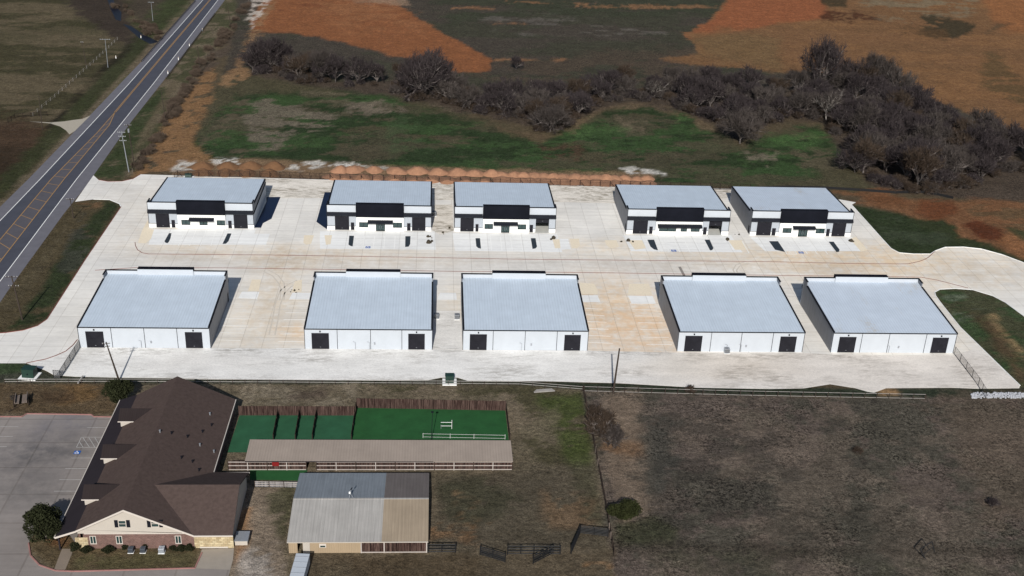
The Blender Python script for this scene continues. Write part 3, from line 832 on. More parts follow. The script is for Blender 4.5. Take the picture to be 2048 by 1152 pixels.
mb = MB()
for pts in ([(1470, 548), (1466, 540), (1472, 530), (1488, 524), (1502, 523)], [(1476, 549), (1473, 541), (1479, 533), (1492, 528), (1500, 528)], [(526, 543), (545, 552), (556, 565), (562, 578), (560, 600)], [(536, 540), (556, 551), (568, 566), (570, 580), (568, 600)],
            [(594, 561), (575, 570), (560, 582), (550, 610), (545, 640), (538, 670)], [(600, 565), (582, 574), (568, 588), (560, 612), (556, 640), (550, 670)]):
    ribbon(mb, G2(pts), .32, .066)
structure(mb.build('tyre_mark', simple('faint_tyre_mark', lin(206, 197, 184), .9, .12, 1), fix=False))
mb = MB(); ribbon(mb, G2([(1359, 534), (1369, 553)]), .7, .066)
structure(mb.build('tyre_mark', simple('dark_tyre_mark', lin(140, 134, 128), .9, .2, 1), fix=False))


def access_symbol(px, py, w, h, z=.118):
    c = G(px, py)
    b = MB(); b.quad((c[0] - w / 2, c[1] - h / 2, z), (c[0] + w / 2, c[1] - h / 2, z), (c[0] + w / 2, c[1] + h / 2, z), (c[0] - w / 2, c[1] + h / 2, z))
    structure(b.build('accessible_parking_symbol', M['paint_blue'], fix=False))
    s = MB(); q = lambda u, v: (c[0] + u * w, c[1] + v * h)
    pts = [q(-.05 + .27 * math.cos(a), -.14 + .24 * math.sin(a)) for a in np.linspace(math.radians(115), math.radians(380), 14)]
    ribbon(s, pts, .09 * w, z + .006)
    ribbon(s, [q(-.08, .22), q(-.05, -.02), q(.2, -.02), q(.3, -.3)], .09 * w, z + .012)
    ribbon(s, [q(-.06, .09), q(.14, .09)], .07 * w, z + .008)
    k = [(*q(-.09 + .09 * math.cos(a), .33 + .09 * math.sin(a)), z + .01) for a in np.linspace(0, 2 * math.pi, 12)[:-1]]
    s.quad(*k)
    structure(s.build('accessible_symbol_figure', M['paint_white'], fix=False))


access_symbol(736, 495.3, 1.25, 1.15); access_symbol(1347.5, 502.2, 1.3, 1.25); access_symbol(1602, 505.8, 1.3, 1.25); access_symbol(154.5, 905.5, 1.15, 1.1, .08)
mb = MB()


def kerb(mb, pts, w=.16, z0=.03, z1=.17):
    P = G2(pts)
    for a, b in zip(P[:-1], P[1:]):
        d = Vector((b[0] - a[0], b[1] - a[1])); L = d.length
        if L < .02: continue
        d /= L; n = Vector((-d.y, d.x)) * w / 2
        mb.hexa([(a[0] - n.x, a[1] - n.y, z0), (b[0] - n.x, b[1] - n.y, z0), (b[0] + n.x, b[1] + n.y, z0), (a[0] + n.x, a[1] + n.y, z0),
                 (a[0] - n.x, a[1] - n.y, z1), (b[0] - n.x, b[1] - n.y, z1), (b[0] + n.x, b[1] + n.y, z1), (a[0] + n.x, a[1] + n.y, z1)])


kerb(mb, [(270, 485), (271, 492), (275, 500), (284, 506), (297, 508.5), (420, 509.5), (540, 510.6), (822, 515), (1040, 519), (1300, 521.5), (1540, 524), (1700, 527.5), (1800, 528.5), (1817, 528), (1838, 523.5), (1850, 519), (1857, 515), (1864, 508), (1871, 502)], .14, .05, .12)
kerb(mb, [(190, 541), (206, 540), (270, 536), (450, 536.3), (500, 537), (700, 540), (922, 543.5), (1175, 545.6), (1384, 549), (1560, 551.5), (1781, 553.8), (1842, 555), (1875, 561), (1936, 576.7)], .14, .05, .12)
kerb(mb, [(242, 414), (170, 520.6), (94, 639), (75, 652), (47, 661), (12, 666), (-20, 668)], .16, .05, .17)
kerb(mb, [(53, 727), (92, 719), (112, 712), (132, 703), (146, 691), (155, 680)], .16, .05, .17)
kerb(mb, [(197, 360), (216, 363.5), (244, 363), (266, 358), (281, 349)], .16, .05, .15)
structure(mb.build('red_kerb', M['kerb_red']))
mb = MB()
kerb(mb, [(187, 399), (219, 400), (239, 408), (242, 414)], .2, .05, .18)
kerb(mb, [(1703, 410), (1765, 479), (1782, 497.5), (1798, 506), (1827, 508.5), (1861, 508.5), (1871, 502), (1890, 495), (1927, 494.5), (1963, 498.5), (2005, 510), (2046, 525.5), (2110, 555)], .2, .05, .16)
kerb(mb, [(2048, 633), (2010, 605), (1985, 592), (1945, 580), (1910, 577.5), (1880, 579), (1869, 585), (1871, 592), (1880, 605), (1920, 655), (2040, 772)], .2, .05, .16)
structure(mb.build('concrete_kerb', M['concrete_light']))
# house car park
LOT = [(-700, 834), (44, 834), (54, 828), (183, 830), (187.5, 834), (245, 835), (150, 1085), (118, 1040), (80, 1045), (57, 1087), (61, 1112), (79, 1131), (111, 1142), (148, 1143.5), (390, 1137), (404, 1099), (468, 1097), (466, 1120), (455, 1160), (470, 1230), (-900, 1230)]
sheet('car_park', LOT, .03, M['concrete_old'])
sheet('garage_apron', [(404, 1099), (468, 1097), (466, 1120), (460, 1140), (390, 1137)], .045, simple('apron_concrete', lin(150, 142, 132), .9, .1, .6))
sheet('footpath', [(124, 1098), (146, 1098), (144, 1108), (130.6, 1140), (108, 1140)], .045, simple('path_concrete', lin(128, 116, 104), .9, .1, .6))
mb = MB()
kerb(mb, [(404, 1106), (390, 1137), (148, 1143.5), (111, 1142), (79, 1131), (61, 1112), (57, 1087)], .2, .02, .17)
kerb(mb, [(-60, 834), (44, 834), (54, 828), (183, 830), (187.5, 834), (225, 834.5)], .2, .02, .17)
structure(mb.build('pink_kerb', M['kerb_pink']))
sheet('turf_yard', [(479, 831), (711, 831), (703, 884), (690, 905), (455, 905), (463, 880)], .03, M['turf'])
sheet('turf_yard', [(713.5, 816), (1010.6, 821.5), (1018, 884), (704, 882)], .04, M['turf2'])
sheet('turf_yard', [(500, 937), (615, 937), (612, 962), (500, 960)], .035, M['turf2'])

# ------------------------------------------------------------------ WAREHOUSES
PW, PD = 27.4, 24.0            # footprint
H_PAR, H_ROOFN, H_EAVE = 7.0, 6.15, 4.95


def wall_holes(mb, x0, x1, z0, z1, y0, y1, holes):
    xs = sorted({x0, x1, *[h[0] for h in holes], *[h[1] for h in holes]})
    for a, b in zip(xs[:-1], xs[1:]):
        hs = sorted([(h[2], h[3]) for h in holes if h[0] <= a + 1e-6 and h[1] >= b - 1e-6])
        z = z0
        for (p, q) in hs:
            if p > z + 1e-6: mb.box(a, y0, z, b, y1, p)
            z = q
        if z < z1 - 1e-6: mb.box(a, y0, z, b, y1, z1)


def rollup(parent, x0, x1, z0, z1, y, sgn, mat='door_black'):
    b = MB(); n = 7
    h = (z1 - z0) / n
    for i in range(n):
        b.box(x0, min(y, y + sgn * .06), z0 + i * h + .045, x1, max(y, y + sgn * .06), z0 + (i + 1) * h - .045)
    b.box(x0, min(y + sgn * .004, y + sgn * .035), z0, x1, max(y + sgn * .004, y + sgn * .035), z1)
    d = b.build('garage_door', M[mat], parent)
    hb = MB(); hb.box((x0 + x1) / 2 - .12, min(y + sgn * .06, y + sgn * .12), z0 + .5, (x0 + x1) / 2 + .12, max(y + sgn * .06, y + sgn * .12), z0 + .56)
    hb.build('handle', M['steel'], d)
    return d


def warehouse(label, x, y, rz, W, kind, seams=(.25, .5, .75), group=None, side_white=False):
    root = thing('warehouse', label, 'warehouse', (x, y, .06), rz, group)
    s = W / PW
    X0, X1 = -W / 2, W / 2
    F, B = -PD / 2, PD / 2                     # front (-y), back (+y)
    fx = lambda u: X0 + u * s                  # metres from the left corner
    open_r = kind in (3, 4)
    doors = {1: (1.9, 5.4), 2: (2.05, 5.75), 3: (1.6, 5.2), 4: (1.75, 5.6), 5: (1.7, 5.6)}[kind]
    doorr = {1: (22.2, 25.8), 2: (22.3, 25.85), 3: (22.0, 25.6), 4: (22.0, 25.5), 5: (22.2, 25.8)}[kind]
    mandl = {1: (5.9, 6.8), 2: (6.2, 7.1), 3: (5.7, 6.5), 4: (6.1, 7.0), 5: (5.9, 6.9)}[kind]
    mandr = {1: (20.7, 21.6), 2: (21.0, 21.9), 3: (20.4, 21.3), 4: (20.6, 21.5), 5: (20.7, 21.6)}[kind]
    T = .3
    holes = []
    if open_r: holes.append((fx(doorr[0]), fx(doorr[1]), 0, 3.9))
    # walls
    w = MB(); wall_holes(w, X0, X1, 0, 4.55, F, F + T, holes); w.build('front_wall', M['white_mid'], root)
    w = MB(); w.box(X0, F - .02, 4.553, X1, F + T, H_PAR); w.build('parapet_wall', M['white'], root)
    bs = MB()
    segs = [X0]; cuts = sorted([doors, mandl, mandr, doorr])
    for c in cuts: segs += [fx(c[0]) - .06, fx(c[1]) + .06]
    segs.append(X1)
    for a, b_ in zip(segs[::2], segs[1::2]):
        if b_ - a > .05: bs.box(a, F - .05, 0, b_, F - .003, 1.02)
    islands(bs, 'base_course', M['white_base'], root)
    ln = MB()
    for a, b_ in zip(segs[::2], segs[1::2]):
        if b_ - a > .05: ln.box(a, F - .07, 1.023, b_, F - .003, 1.12)
    islands(ln, 'base_trim', M['black'], root)
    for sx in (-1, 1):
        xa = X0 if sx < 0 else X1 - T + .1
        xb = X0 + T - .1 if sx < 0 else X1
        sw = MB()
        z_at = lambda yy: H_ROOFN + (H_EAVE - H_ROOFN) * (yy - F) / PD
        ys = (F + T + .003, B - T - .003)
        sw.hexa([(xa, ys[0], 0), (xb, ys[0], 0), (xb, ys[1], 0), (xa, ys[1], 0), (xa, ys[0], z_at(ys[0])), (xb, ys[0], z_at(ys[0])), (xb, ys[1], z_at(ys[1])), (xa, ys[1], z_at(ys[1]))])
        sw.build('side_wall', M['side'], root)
        pr = MB()
        z2 = z_at(F + 2.6)
        pr.box(xa, F + T + .006, z_at(F + .3) + .003, xb, F + 2.6, H_PAR)
        pr.build('parapet_return', M['side'], root)
        cp = MB()
        cx0, cx1 = (xa - .08, xb + .10) if sx < 0 else (xa - .10, xb + .08)
        cp.box(cx0, F + T + .07, H_PAR + .003, cx1, F + 2.7, H_PAR + .12)
        cp.hexa([(cx0, F + 2.72, z_at(F + 2.7) - .06), (cx1, F + 2.72, z_at(F + 2.7) - .06), (cx1, B + .05, z_at(B) - .06), (cx0, B + .05, z_at(B) - .06),
                 (cx0, F + 2.72, z_at(F + 2.7) + .14), (cx1, F + 2.72, z_at(F + 2.7) + .14), (cx1, B + .05, z_at(B) + .14), (cx0, B + .05, z_at(B) + .14)])
        islands(cp, 'rake_trim', M['black'], root)
        if side_white and sx > 0:
            wp = MB(); wp.box(xb + .004, F + T + .01, .1, xb + .05, B - T, 3.9); wp.build('white_wainscot', M['white'], root)
            wp = MB(); wp.box(xb + .004, F + T + .01, 3.904, xb + .16, B - T, 4.2); wp.build('side_gutter', M['black'], root)
    rw = MB(); rw.box(X0, B - T, 0, X1, B, H_EAVE - .05); rw.build('rear_wall', M['white'], root)
    rf = MB()
    z_a, z_b = H_ROOFN, H_EAVE
    rf.hexa([(X0 + .21, F + T + .003, z_a - .25), (X1 - .21, F + T + .003, z_a - .25), (X1 - .21, B + .12, z_b - .04), (X0 + .21, B + .12, z_b - .04),
             (X0 + .21, F + T + .003, z_a), (X1 - .21, F + T + .003, z_a), (X1 - .21, B + .12, z_b + .05), (X0 + .21, B + .12, z_b + .05)])
    roof = rf.build('roof', M['roof_stained' if kind == 5 else 'roof'], root)
    gt = MB(); gt.box(X0 - .06, B + .125, z_b - .16, X1 + .06, B + .26, z_b + .03)
    gt.build('gutter', M['black'], root)
    pc = MB()
    pc.box(X0 - .08, F - .10, H_PAR + .003, fx(7.5), F + T + .06, H_PAR + .13)
    pc.box(fx(20.25), F - .10, H_PAR + .003, X1 + .08, F + T + .06, H_PAR + .13)
    islands(pc, 'parapet_cap', M['black'], root)
    ct = MB()
    for xx in (X0 - .03, X1 - .07):
        ct.box(xx, F - .09, 1.13, xx + .10, F - .022, H_PAR)
        ct.box(xx, B + .003, 0, xx + .10, B + .07, H_EAVE - .17)
    for f_ in seams:
        xx = X1 - f_ * W if True else 0
        ct.box(xx - .05, B + .003, 0, xx + .05, B + .045, H_EAVE - .17)
    islands(ct, 'corner_trim', M['black'], root)
    # black centre panel and white entrance facade
    fp = MB(); fp.box(fx(7.6), F - .75, 3.95, fx(20.15), F - .103, 7.62)
    fp.box(fx(7.6), F - .102, H_PAR + .01, fx(20.15), F + .55, 7.62)
    fp.build('fascia_panel', M['black_panel'], root)
    pb = MB(); pb.box(fx(7.62), F + .553, 5.9, fx(20.13), F + .62, 7.5); pb.build('panel_back', M['white'], root)
    fc = MB()
    wins = {1: [(8.6, 10.9), (13.3, 15.4), (17.8, 20.0)], 2: [(8.4, 10.8), (17.3, 19.7)], 3: [(8.1, 10.4), (17.1, 19.4)], 4: [(8.6, 13.2), (14.4, 16.1), (17.1, 19.5)], 5: [(8.6, 11.0), (17.6, 20.0)]}[kind]
    ent = {1: None, 2: (12.8, 15.2), 3: (12.6, 14.9), 4: None, 5: (12.9, 15.4)}[kind]
    hl = [(fx(a), fx(b_), 1.0, 2.45) for a, b_ in wins]
    if ent: hl.append((fx(ent[0]), fx(ent[1]), 0, 2.45))
    wall_holes(fc, fx(7.7), fx(20.1), 0, 3.945, F - .55, F - .104, hl)
    fc.build('entrance_facade', M['white_base'], root)
    for a, b_ in wins:
        fr = MB(); xa, xb = fx(a), fx(b_)
        for bx in ((xa, 1.0, xa + .09, 2.45), (xb - .09, 1.0, xb, 2.45), (xa + .09, 1.0, xb - .09, 1.09), (xa + .09, 2.36, xb - .09, 2.45), ((xa + xb) / 2 - .04, 1.09, (xa + xb) / 2 + .04, 2.36)):
            fr.box(bx[0], F - .58, bx[1], bx[2], F - .36, bx[3])
        wf = fr.build('window', M['black'], root)
        pn = MB(); pn.box(xa + .02, F - .45, 1.02, xb - .02, F - .42, 2.43); pn.build('pane', M['glass'], wf)
    if ent:
        fr = MB(); xa, xb = fx(ent[0]), fx(ent[1]); n = 3
        fr.box(xa, F - .58, 2.33, xb, F - .36, 2.45); fr.box(xa, F - .58, 0, xb, F - .36, .10)
        for k in range(n + 1):
            xx = xa + (xb - xa - .1) * k / n
            fr.box(xx, F - .58, .10, xx + .1, F - .36, 2.33)
        ed = fr.build('entrance_door', M['black'], root)
        pn = MB(); pn.box(xa + .02, F - .45, .12, xb - .02, F - .42, 2.31); pn.build('pane', M['glass'], ed)
        hd = MB(); hd.box((xa + xb) / 2 - .3, F - .62, .7, (xa + xb) / 2 - .26, F - .583, 1.5); hd.box((xa + xb) / 2 + .26, F - .62, .7, (xa + xb) / 2 + .3, F - .583, 1.5); hd.build('handle', M['steel'], ed)
    aw = {1: (10.7, 17.2), 2: (10.7, 17.3), 3: (10.5, 17.1), 4: (8.1, 19.9), 5: (11.2, 17.3)}[kind]
    ab = MB(); xa, xb = fx(aw[0]), fx(aw[1])
    ab.hexa([(xa, F - 1.75, 2.48), (xb, F - 1.75, 2.48), (xb, F - .553, 2.85), (xa, F - .553, 2.85), (xa, F - 1.75, 2.60), (xb, F - 1.75, 2.60), (xb, F - .553, 3.10), (xa, F - .553, 3.10)])
    k = xa + .25
    while k < xb:
        ab.hexa([(k, F - 1.76, 2.60), (k + .07, F - 1.76, 2.60), (k + .07, F - .56, 3.10), (k, F - .56, 3.10), (k, F - 1.76, 2.68), (k + .07, F - 1.76, 2.68), (k + .07, F - .56, 3.18), (k, F - .56, 3.18)])
        k += .45
    ab.build('awning', M['awning'], root)
    for a, b_ in ((-.05, 7.55), (20.2, 27.45)):
        cb = MB(); xa, xb = fx(a), fx(b_)
        cb.hexa([(xa, F - .62, 4.15), (xb, F - .62, 4.15), (xb, F - .03, 4.15), (xa, F - .03, 4.15), (xa, F - .62, 4.55), (xb, F - .62, 4.55), (xb, F - .03, 5.05), (xa, F - .03, 5.05)])
        k = xa + .2
        while k < xb:
            cb.hexa([(k, F - .63, 4.55), (k + .06, F - .63, 4.55), (k + .06, F - .031, 5.05), (k, F - .031, 5.05), (k, F - .63, 4.62), (k + .06, F - .63, 4.62), (k + .06, F - .031, 5.13), (k, F - .031, 5.13)])
            k += .4
        cb.build('canopy', M['awning'], root)
    # doors in front
    rollup(root, fx(doors[0]), fx(doors[1]), 0, 3.85, F - .004, -1)
    if open_r:
        rollup(root, fx(doorr[0]) + .02, fx(doorr[1]) - .02, 2.5 if kind == 4 else 2.7, 3.88, F + .15, -1)
        fl = MB(); fl.box(fx(doorr[0]) - .3, F - .5, .004, fx(doorr[1]) + .3, F + 9, .03); fl.build('interior_floor', M['floor'], root)
    else:
        rollup(root, fx(doorr[0]), fx(doorr[1]), 0, 3.85, F - .004, -1)
    for mdr in (mandl, mandr):
        b = MB(); b.box(fx(mdr[0]), F - .06, .03, fx(mdr[1]), F - .004, 2.12)
        e = b.build('entry_door', M['door_black'], root)
        h = MB(); h.box(fx(mdr[1]) - .2, F - .11, 1.0, fx(mdr[1]) - .08, F - .063, 1.06); h.build('handle', M['steel'], e)
    # rear
    for f_ in ((.055, .19), (.81, .94)):
        xa, xb = X1 - f_[1] * W, X1 - f_[0] * W
        rollup(root, xa, xb, 0, 3.85, B + .004, 1)
        l = MB(); l.box((xa + xb) / 2 - .13, B + .003, 4.12, (xa + xb) / 2 + .13, B + .22, 4.42); l.build('wall_light', M['black'], root)
    for u in ((doors[0] + doors[1]) / 2, (doorr[0] + doorr[1]) / 2):
        l = MB(); l.box(fx(u) - .13, F - .16, 3.95, fx(u) + .13, F - .003, 4.1); l.build('wall_light', M['black'], root)
    cd = MB()
    for xx in ((-.02, .35) if kind in (2, 4) else (.1,)):
        cd.tube((xx * W * .3, B + .12, 0), (xx * W * .3, B + .12, 1.7), .045, n=5)
        cd.tube((xx * W * .3, B + .12, 1.7), (xx * W * .3 + .5, B + .12, 1.9), .045, n=5)
    islands(cd, 'conduit', M['steel'], root)
    cd = MB(); cd.box(-1.4, B + .003, 1.2, -1.1, B + .16, 1.7); cd.build('meter_box', M['steel'], root)
    # side door
    sdr = MB(); sdr.box(X0 - .05, F + 1.1, .03, X0 - .004, F + 2.1, 2.15); sdr.build('side_door', M['door_black'], root)
    return root


M['awning'] = simple('charcoal_metal_awning', (0.014, 0.016, 0.022), .6, .2, .6, .12)


def place(l, r):
    a, b = G(*l), G(*r)
    return (a + b) / 2, float(np.hypot(*(b - a)[:2]))


FAR = [((298.4, 455.6), (508.8, 455.6), 1, 'warehouse of the far row nearest the highway, white lower side wall, no glass entrance door'),
       ((654.7, 459.7), (862.5, 461), 2, 'far row warehouse with glass entrance and a dark blue strip along its left wall'),
       ((908.8, 464.4), (1110, 465), 3, 'middle warehouse of the far row, right garage door open, glass entrance under a short awning'),
       ((1252.5, 468.4), (1454.7, 468.4), 4, 'far row warehouse with one long awning over three windows and its right garage open'),
       ((1500, 472), (1699, 472), 5, 'far row warehouse beside the red earth and green verge, farthest from the highway')]
NEARR = [((160.3, 695), (422.8, 694.6), 1, (.25, .5, .75), 'near row warehouse nearest the highway, seen from behind, a utility pole before its rear wall'),
         ((610.3, 696.7), (864.6, 695.7), 2, (.255, .515, .76), 'near row warehouse seen from behind, left of the narrow gravel lane with two air conditioners'),
         ((925.3, 699.9), (1174, 700), 3, (.24, .495, .75), 'near row warehouse seen from behind, between the narrow gravel lane and the tan stained courtyard'),
         ((1354, 703.9), (1603.5, 704), 4, (.26, .50, .75), 'near row warehouse seen from behind, an air conditioner standing at its rear wall'),
         ((1662.4, 708), (1907, 708), 5, (.235, .455, .755), 'near row warehouse seen from behind, beside the grass island, stains on its roof')]
far_pos, near_pos = [], []
for l, r, k, lab in FAR:
    c, W = place(l, r)
    far_pos.append((c[0], 286.35 + PD / 2, W))
    warehouse(lab, c[0], 286.35 + PD / 2, 0, W, k, group='warehouses of the far row', side_white=(k == 1))
for l, r, k, sm_, lab in NEARR:
    c, W = place(l, r)
    near_pos.append((c[0], 220.4 + PD / 2, W))
    warehouse(lab, c[0], 220.4 + PD / 2, math.pi, W, k, sm_, group='warehouses of the near row')


# ------------------------------------------------------------------ small site equipment
def condenser(label, px, py, s=1.0, mat='steel', rz=0.0, loc=None, group='air conditioners by the warehouses'):
    p = loc if loc is not None else G(px, py)
    t = thing('air_conditioner', label, 'air conditioner', (p[0], p[1], .09), rz, group)
    b = MB(); b.box(-.55 * s, -.55 * s, .08, .55 * s, .55 * s, 1.15 * s); b.build('cabinet', M[mat], t)
    b = MB(); b.box(-.65 * s, -.65 * s, 0, .65 * s, .65 * s, .075); b.build('pad', M['concrete_light'], t)
    b = MB()
    n = 14
    for i in range(n):
        a0, a1 = 2 * math.pi * i / n, 2 * math.pi * (i + 1) / n
        for r0, r1 in ((.42 * s, .47 * s), (.24 * s, .28 * s), (.06 * s, .12 * s)):
            b.quad((r0 * math.cos(a0), r0 * math.sin(a0), 1.17 * s), (r1 * math.cos(a0), r1 * math.sin(a0), 1.17 * s), (r1 * math.cos(a1), r1 * math.sin(a1), 1.17 * s), (r0 * math.cos(a1), r0 * math.sin(a1), 1.17 * s))
    b.build('fan_grille', M['black'], t, fix=False)
    b = MB()
    for k in range(6): b.box(-.56 * s, -.575 * s, (.25 + k * .14) * s, .56 * s, -.553 * s, (.30 + k * .14) * s)
    b.build('louvre', M['black'], t)
    return t


condenser('air conditioner on the left side of the narrow lane, by the near row wall', 873, 637)
condenser('air conditioner on the right side of the narrow lane, by the near row wall', 914, 638)
condenser('air conditioner standing alone at a white rear wall', 1453, 706)
condenser('air conditioner beside the far row wall at the gravel lane', 868, 432, 1.1)


M['ac_dark'] = simple('dark_grey_blue_enamel', lin(84, 90, 98), .6, .12, 2, .2)


def transformer(label, px, py, w, d, h, rz=0.0):
    p = G(px, py)
    t = thing('transformer_box', label, 'transformer', (p[0], p[1], .02), rz, 'green transformer boxes')
    g = M['green_box']
    b = MB(); b.hexa([(-w / 2, -d / 2, .2), (w / 2, -d / 2, .2), (w / 2, d / 2, .2), (-w / 2, d / 2, .2), (-w / 2, -d / 2 + .25, h), (w / 2, -d / 2 + .25, h), (w / 2, d / 2, h), (-w / 2, d / 2, h)])
    b.build('cabinet', g, t)
    b = MB(); b.box(-w / 2 - .08, -d / 2 + .2, h + .003, w / 2 + .08, d / 2 + .08, h + .09); b.build('lid', g, t)
    b = MB(); b.box(-w / 2 - .6, -d / 2 - .6, 0, w / 2 + .6, d / 2 + .5, .195); b.build('concrete_pad', M['concrete_light'], t)
    b = MB(); b.box(-.08, -d / 2 - .02, h * .45, .08, -d / 2 + .12, h * .6); b.build('handle', M['black'], t)
    return t


M['green_box'] = simple('dark_green_enamel', lin(26, 52, 44), .5, .15, 1.2, .4)
transformer('dark green transformer box with a sloped face on a pale pad beside the pipe fence', 60, 753, 2.4, 2.0, 1.9, -.12)
transformer('green transformer box on a white pad at the gravel yard edge, below the narrow lane', 899, 765, 1.7, 1.5, 1.7)
transformer('small dark green box by the corner of the far chain link fence', 377, 356, 1.8, 1.2, 1.1)


def rocks(px, py, n, size, label, spread=1.0):
    p = G(px, py); rs = random.Random(int(px * 7 + py))
    t = thing('earth_clod_pile', label, 'earth clods', (p[0], p[1], .08), 0, 'dark clods on the parking areas')
    for k in range(n):
        bm = bmesh.new(); bmesh.ops.create_icosphere(bm, subdivisions=2, radius=1.0)
        ox, oy = (rs.uniform(-1, 1) * spread, rs.uniform(-1, 1) * spread) if k else (0, 0)
        s_ = size * (1 if k == 0 else rs.uniform(.35, .6))
        for v in bm.verts:
            f = 1 + .35 * (rs.random() - .5)
            v.co = Vector((v.co.x * s_ * .8 * f + ox, v.co.y * s_ * f + oy, max(v.co.z, -.1) * s_ * 1.0 * f))
        me = bpy.data.meshes.new('clod'); bm.to_mesh(me); bm.free(); me.materials.append(M['clod'])
        o = bpy.data.objects.new('clod', me); COL.objects.link(o); o.parent = t


M['clod'] = simple('dark_brown_clods', lin(62, 56, 46), .95, .3, 3)
for px, py, n, s_, lab in ((1142, 475, 2, .0, ''),):
    pass
for px, py, n, s_, lab in ((856, 474, 3, .55, 'dark clods right of the second far row warehouse, above a flat dark heap'), (857, 486, 3, .8, 'flat dark heap near the street, below smaller clods'), (899, 457, 1, .4, 'single dark round clod on the gravel lane between two far row warehouses'),
                           (886, 466, 2, .4, 'two dark clods in front of the gravel lane'), (1107, 477, 2, .7, 'dark clod on the tan bed right of the middle far row warehouse'), (1257, 482, 3, .65, 'dark clod in front of the left garage of the long awning warehouse'),
                           (1455, 480, 2, .65, 'dark clod in front of the gap between the last two far row warehouses'), (1702, 483, 3, .75, 'dark clods on the tan bed at the right end of the far row'), (1243, 484, 2, .35, 'small dark stake like clods left of the long awning warehouse'),
                           (589, 582, 5, .35, 'scattered small clods on the tan bed left of a near row warehouse'), (1478, 470, 2, .3, 'two small dark clods in the lane between the last two far row warehouses')):
    rocks(px, py, n, s_, lab, 1.1)

# ------------------------------------------------------------------ BRICK AND SHINGLE HOUSE
M['shingle'] = simple('brown_roof_shingle', lin(80, 68, 64), .9, .22, 1.6, bump=.4, spec=.05)
M['shingle_porch'] = simple('dark_brown_porch_shingle', lin(46, 42, 46), .9, .10, .5, bump=.25, spec=.05)
M['dormer_roof'] = ribbed('dark_brown_seamed_dormer_roof', lin(46, 40, 40), .4, 'X', .9, .12, .4, spec=.04)
M['cream'] = simple('cream_siding', (0.46, .42, .37), .8, .05, .6)
M['cream_trim'] = simple('cream_trim', (0.55, .50, .45), .7, .05, .6)


def brick_mat(name, c1, c2, mort, sx, sy, vec_rot=True):
    t = NT(name)
    br = t.n.new('ShaderNodeTexBrick')
    br.inputs['Scale'].default_value = 1.0; br.inputs['Brick Width'].default_value = sx; br.inputs['Row Height'].default_value = sy
    br.inputs['Mortar Size'].default_value = .02; br.inputs['Color1'].default_value = (*c1, 1); br.inputs['Color2'].default_value = (*c2, 1); br.inputs['Mortar'].default_value = (*mort, 1)
    mp = t.n.new('ShaderNodeMapping'); mp.inputs['Rotation'].default_value = (math.pi / 2, 0, 0)
    t.link(t.tc.outputs['Object'], mp.inputs[0]); t.link(mp.outputs[0], br.inputs['Vector'])
    c = t.scale(br.outputs['Color'], t.ramp(t.noise(1.2, 5, .7), .3, .7, .75, 1.25))
    return t.done(c, .9, .1)


M['brick'] = brick_mat('red_brown_brick', lin(112, 82, 76), lin(92, 66, 62), lin(130, 116, 108), .45, .16)
M['stone'] = brick_mat('cream_limestone', lin(196, 182, 150), lin(168, 150, 118), lin(120, 108, 88), .7, .35)

house = thing('brick_house', 'long brown shingle roofed house with cream gable, three dormers and a stone garage wing', 'house', (0, 0, 0))
HY0, HY1 = 153.3, 194.1
RX, RZ = -48.6, 8.0
roofp = MB()
e = .6
zl = lambda x: RZ - (RX - x) * .515
zr = lambda x: RZ - (x - RX) * .475
xr = -38.0
roofp.slab([(RX, HY0 - e, RZ), (RX, HY1 + e, RZ), (-56.5, HY1 + e, zl(-56.5)), (-56.5, HY0 - e, zl(-56.5))], .22)
roofp.slab([(RX, HY0 - e, RZ), (xr, HY0 - e, zr(xr)), (xr, HY1 + e, zr(xr)), (RX, HY1 + e, RZ)], .22)
hroof = roofp.build('roof', M['shingle'], house)
pr_ = MB()
pz0, pz1 = zl(-56.5), 2.75
pr_.slab([(-56.5, HY0 - e, pz0 - .01), (-56.5, HY1 + e, pz0 - .01), (-59.8, HY1 + e, pz1), (-59.8, HY0 - e, pz1)], .2)
pr_.build('porch_roof', M['shingle_porch'], house)
# garage wing
WY0, WY1, WRY = 152.7, 170.3, 161.4
WZ = 6.65; we = 3.0; wx1 = -31.9
wg = MB()
wxr = RX + (RZ - WZ) / .475
wg.slab([(wxr, WRY, WZ), (-38.4, WY0, we + .02), (wx1, WY0, we), (wx1, WRY, WZ)], .2)
wg.slab([(wxr, WRY, WZ), (wx1, WRY, WZ), (wx1, WY1, we - .1), (-37.9, WY1, we)], .2)
wg.build('wing_roof', M['shingle'], house)
b = MB(); b.quad((-32.3, WY0 + .6, 0), (-32.3, WY1 - .6, 0), (-32.3, WY1 - .6, we - .1), (-32.3, WRY, WZ - .25), (-32.3, WY0 + .6, we - .1))
b.v += [(x - .25, y, z) for x, y, z in b.v]; b.f += [(9, 8, 7, 6, 5)]
b.build('wing_gable_wall', M['cream'], house)
b = MB(); b.box(-38.2, HY0 + .003, 0, -32.0, HY0 + .3, 2.95); b.build('garage_stone_wall', M['stone'], house)
b = MB(); b.box(-37.4, HY0 - .05, 0, -32.9, HY0 - .003, .25); b.build('sill', M['cream_trim'], house)
b = MB(); b.box(-37.9, WY1 - .9, 0, -32.6, WY1 - .6, 2.8); b.build('wing_north_wall', M['brick'], house)
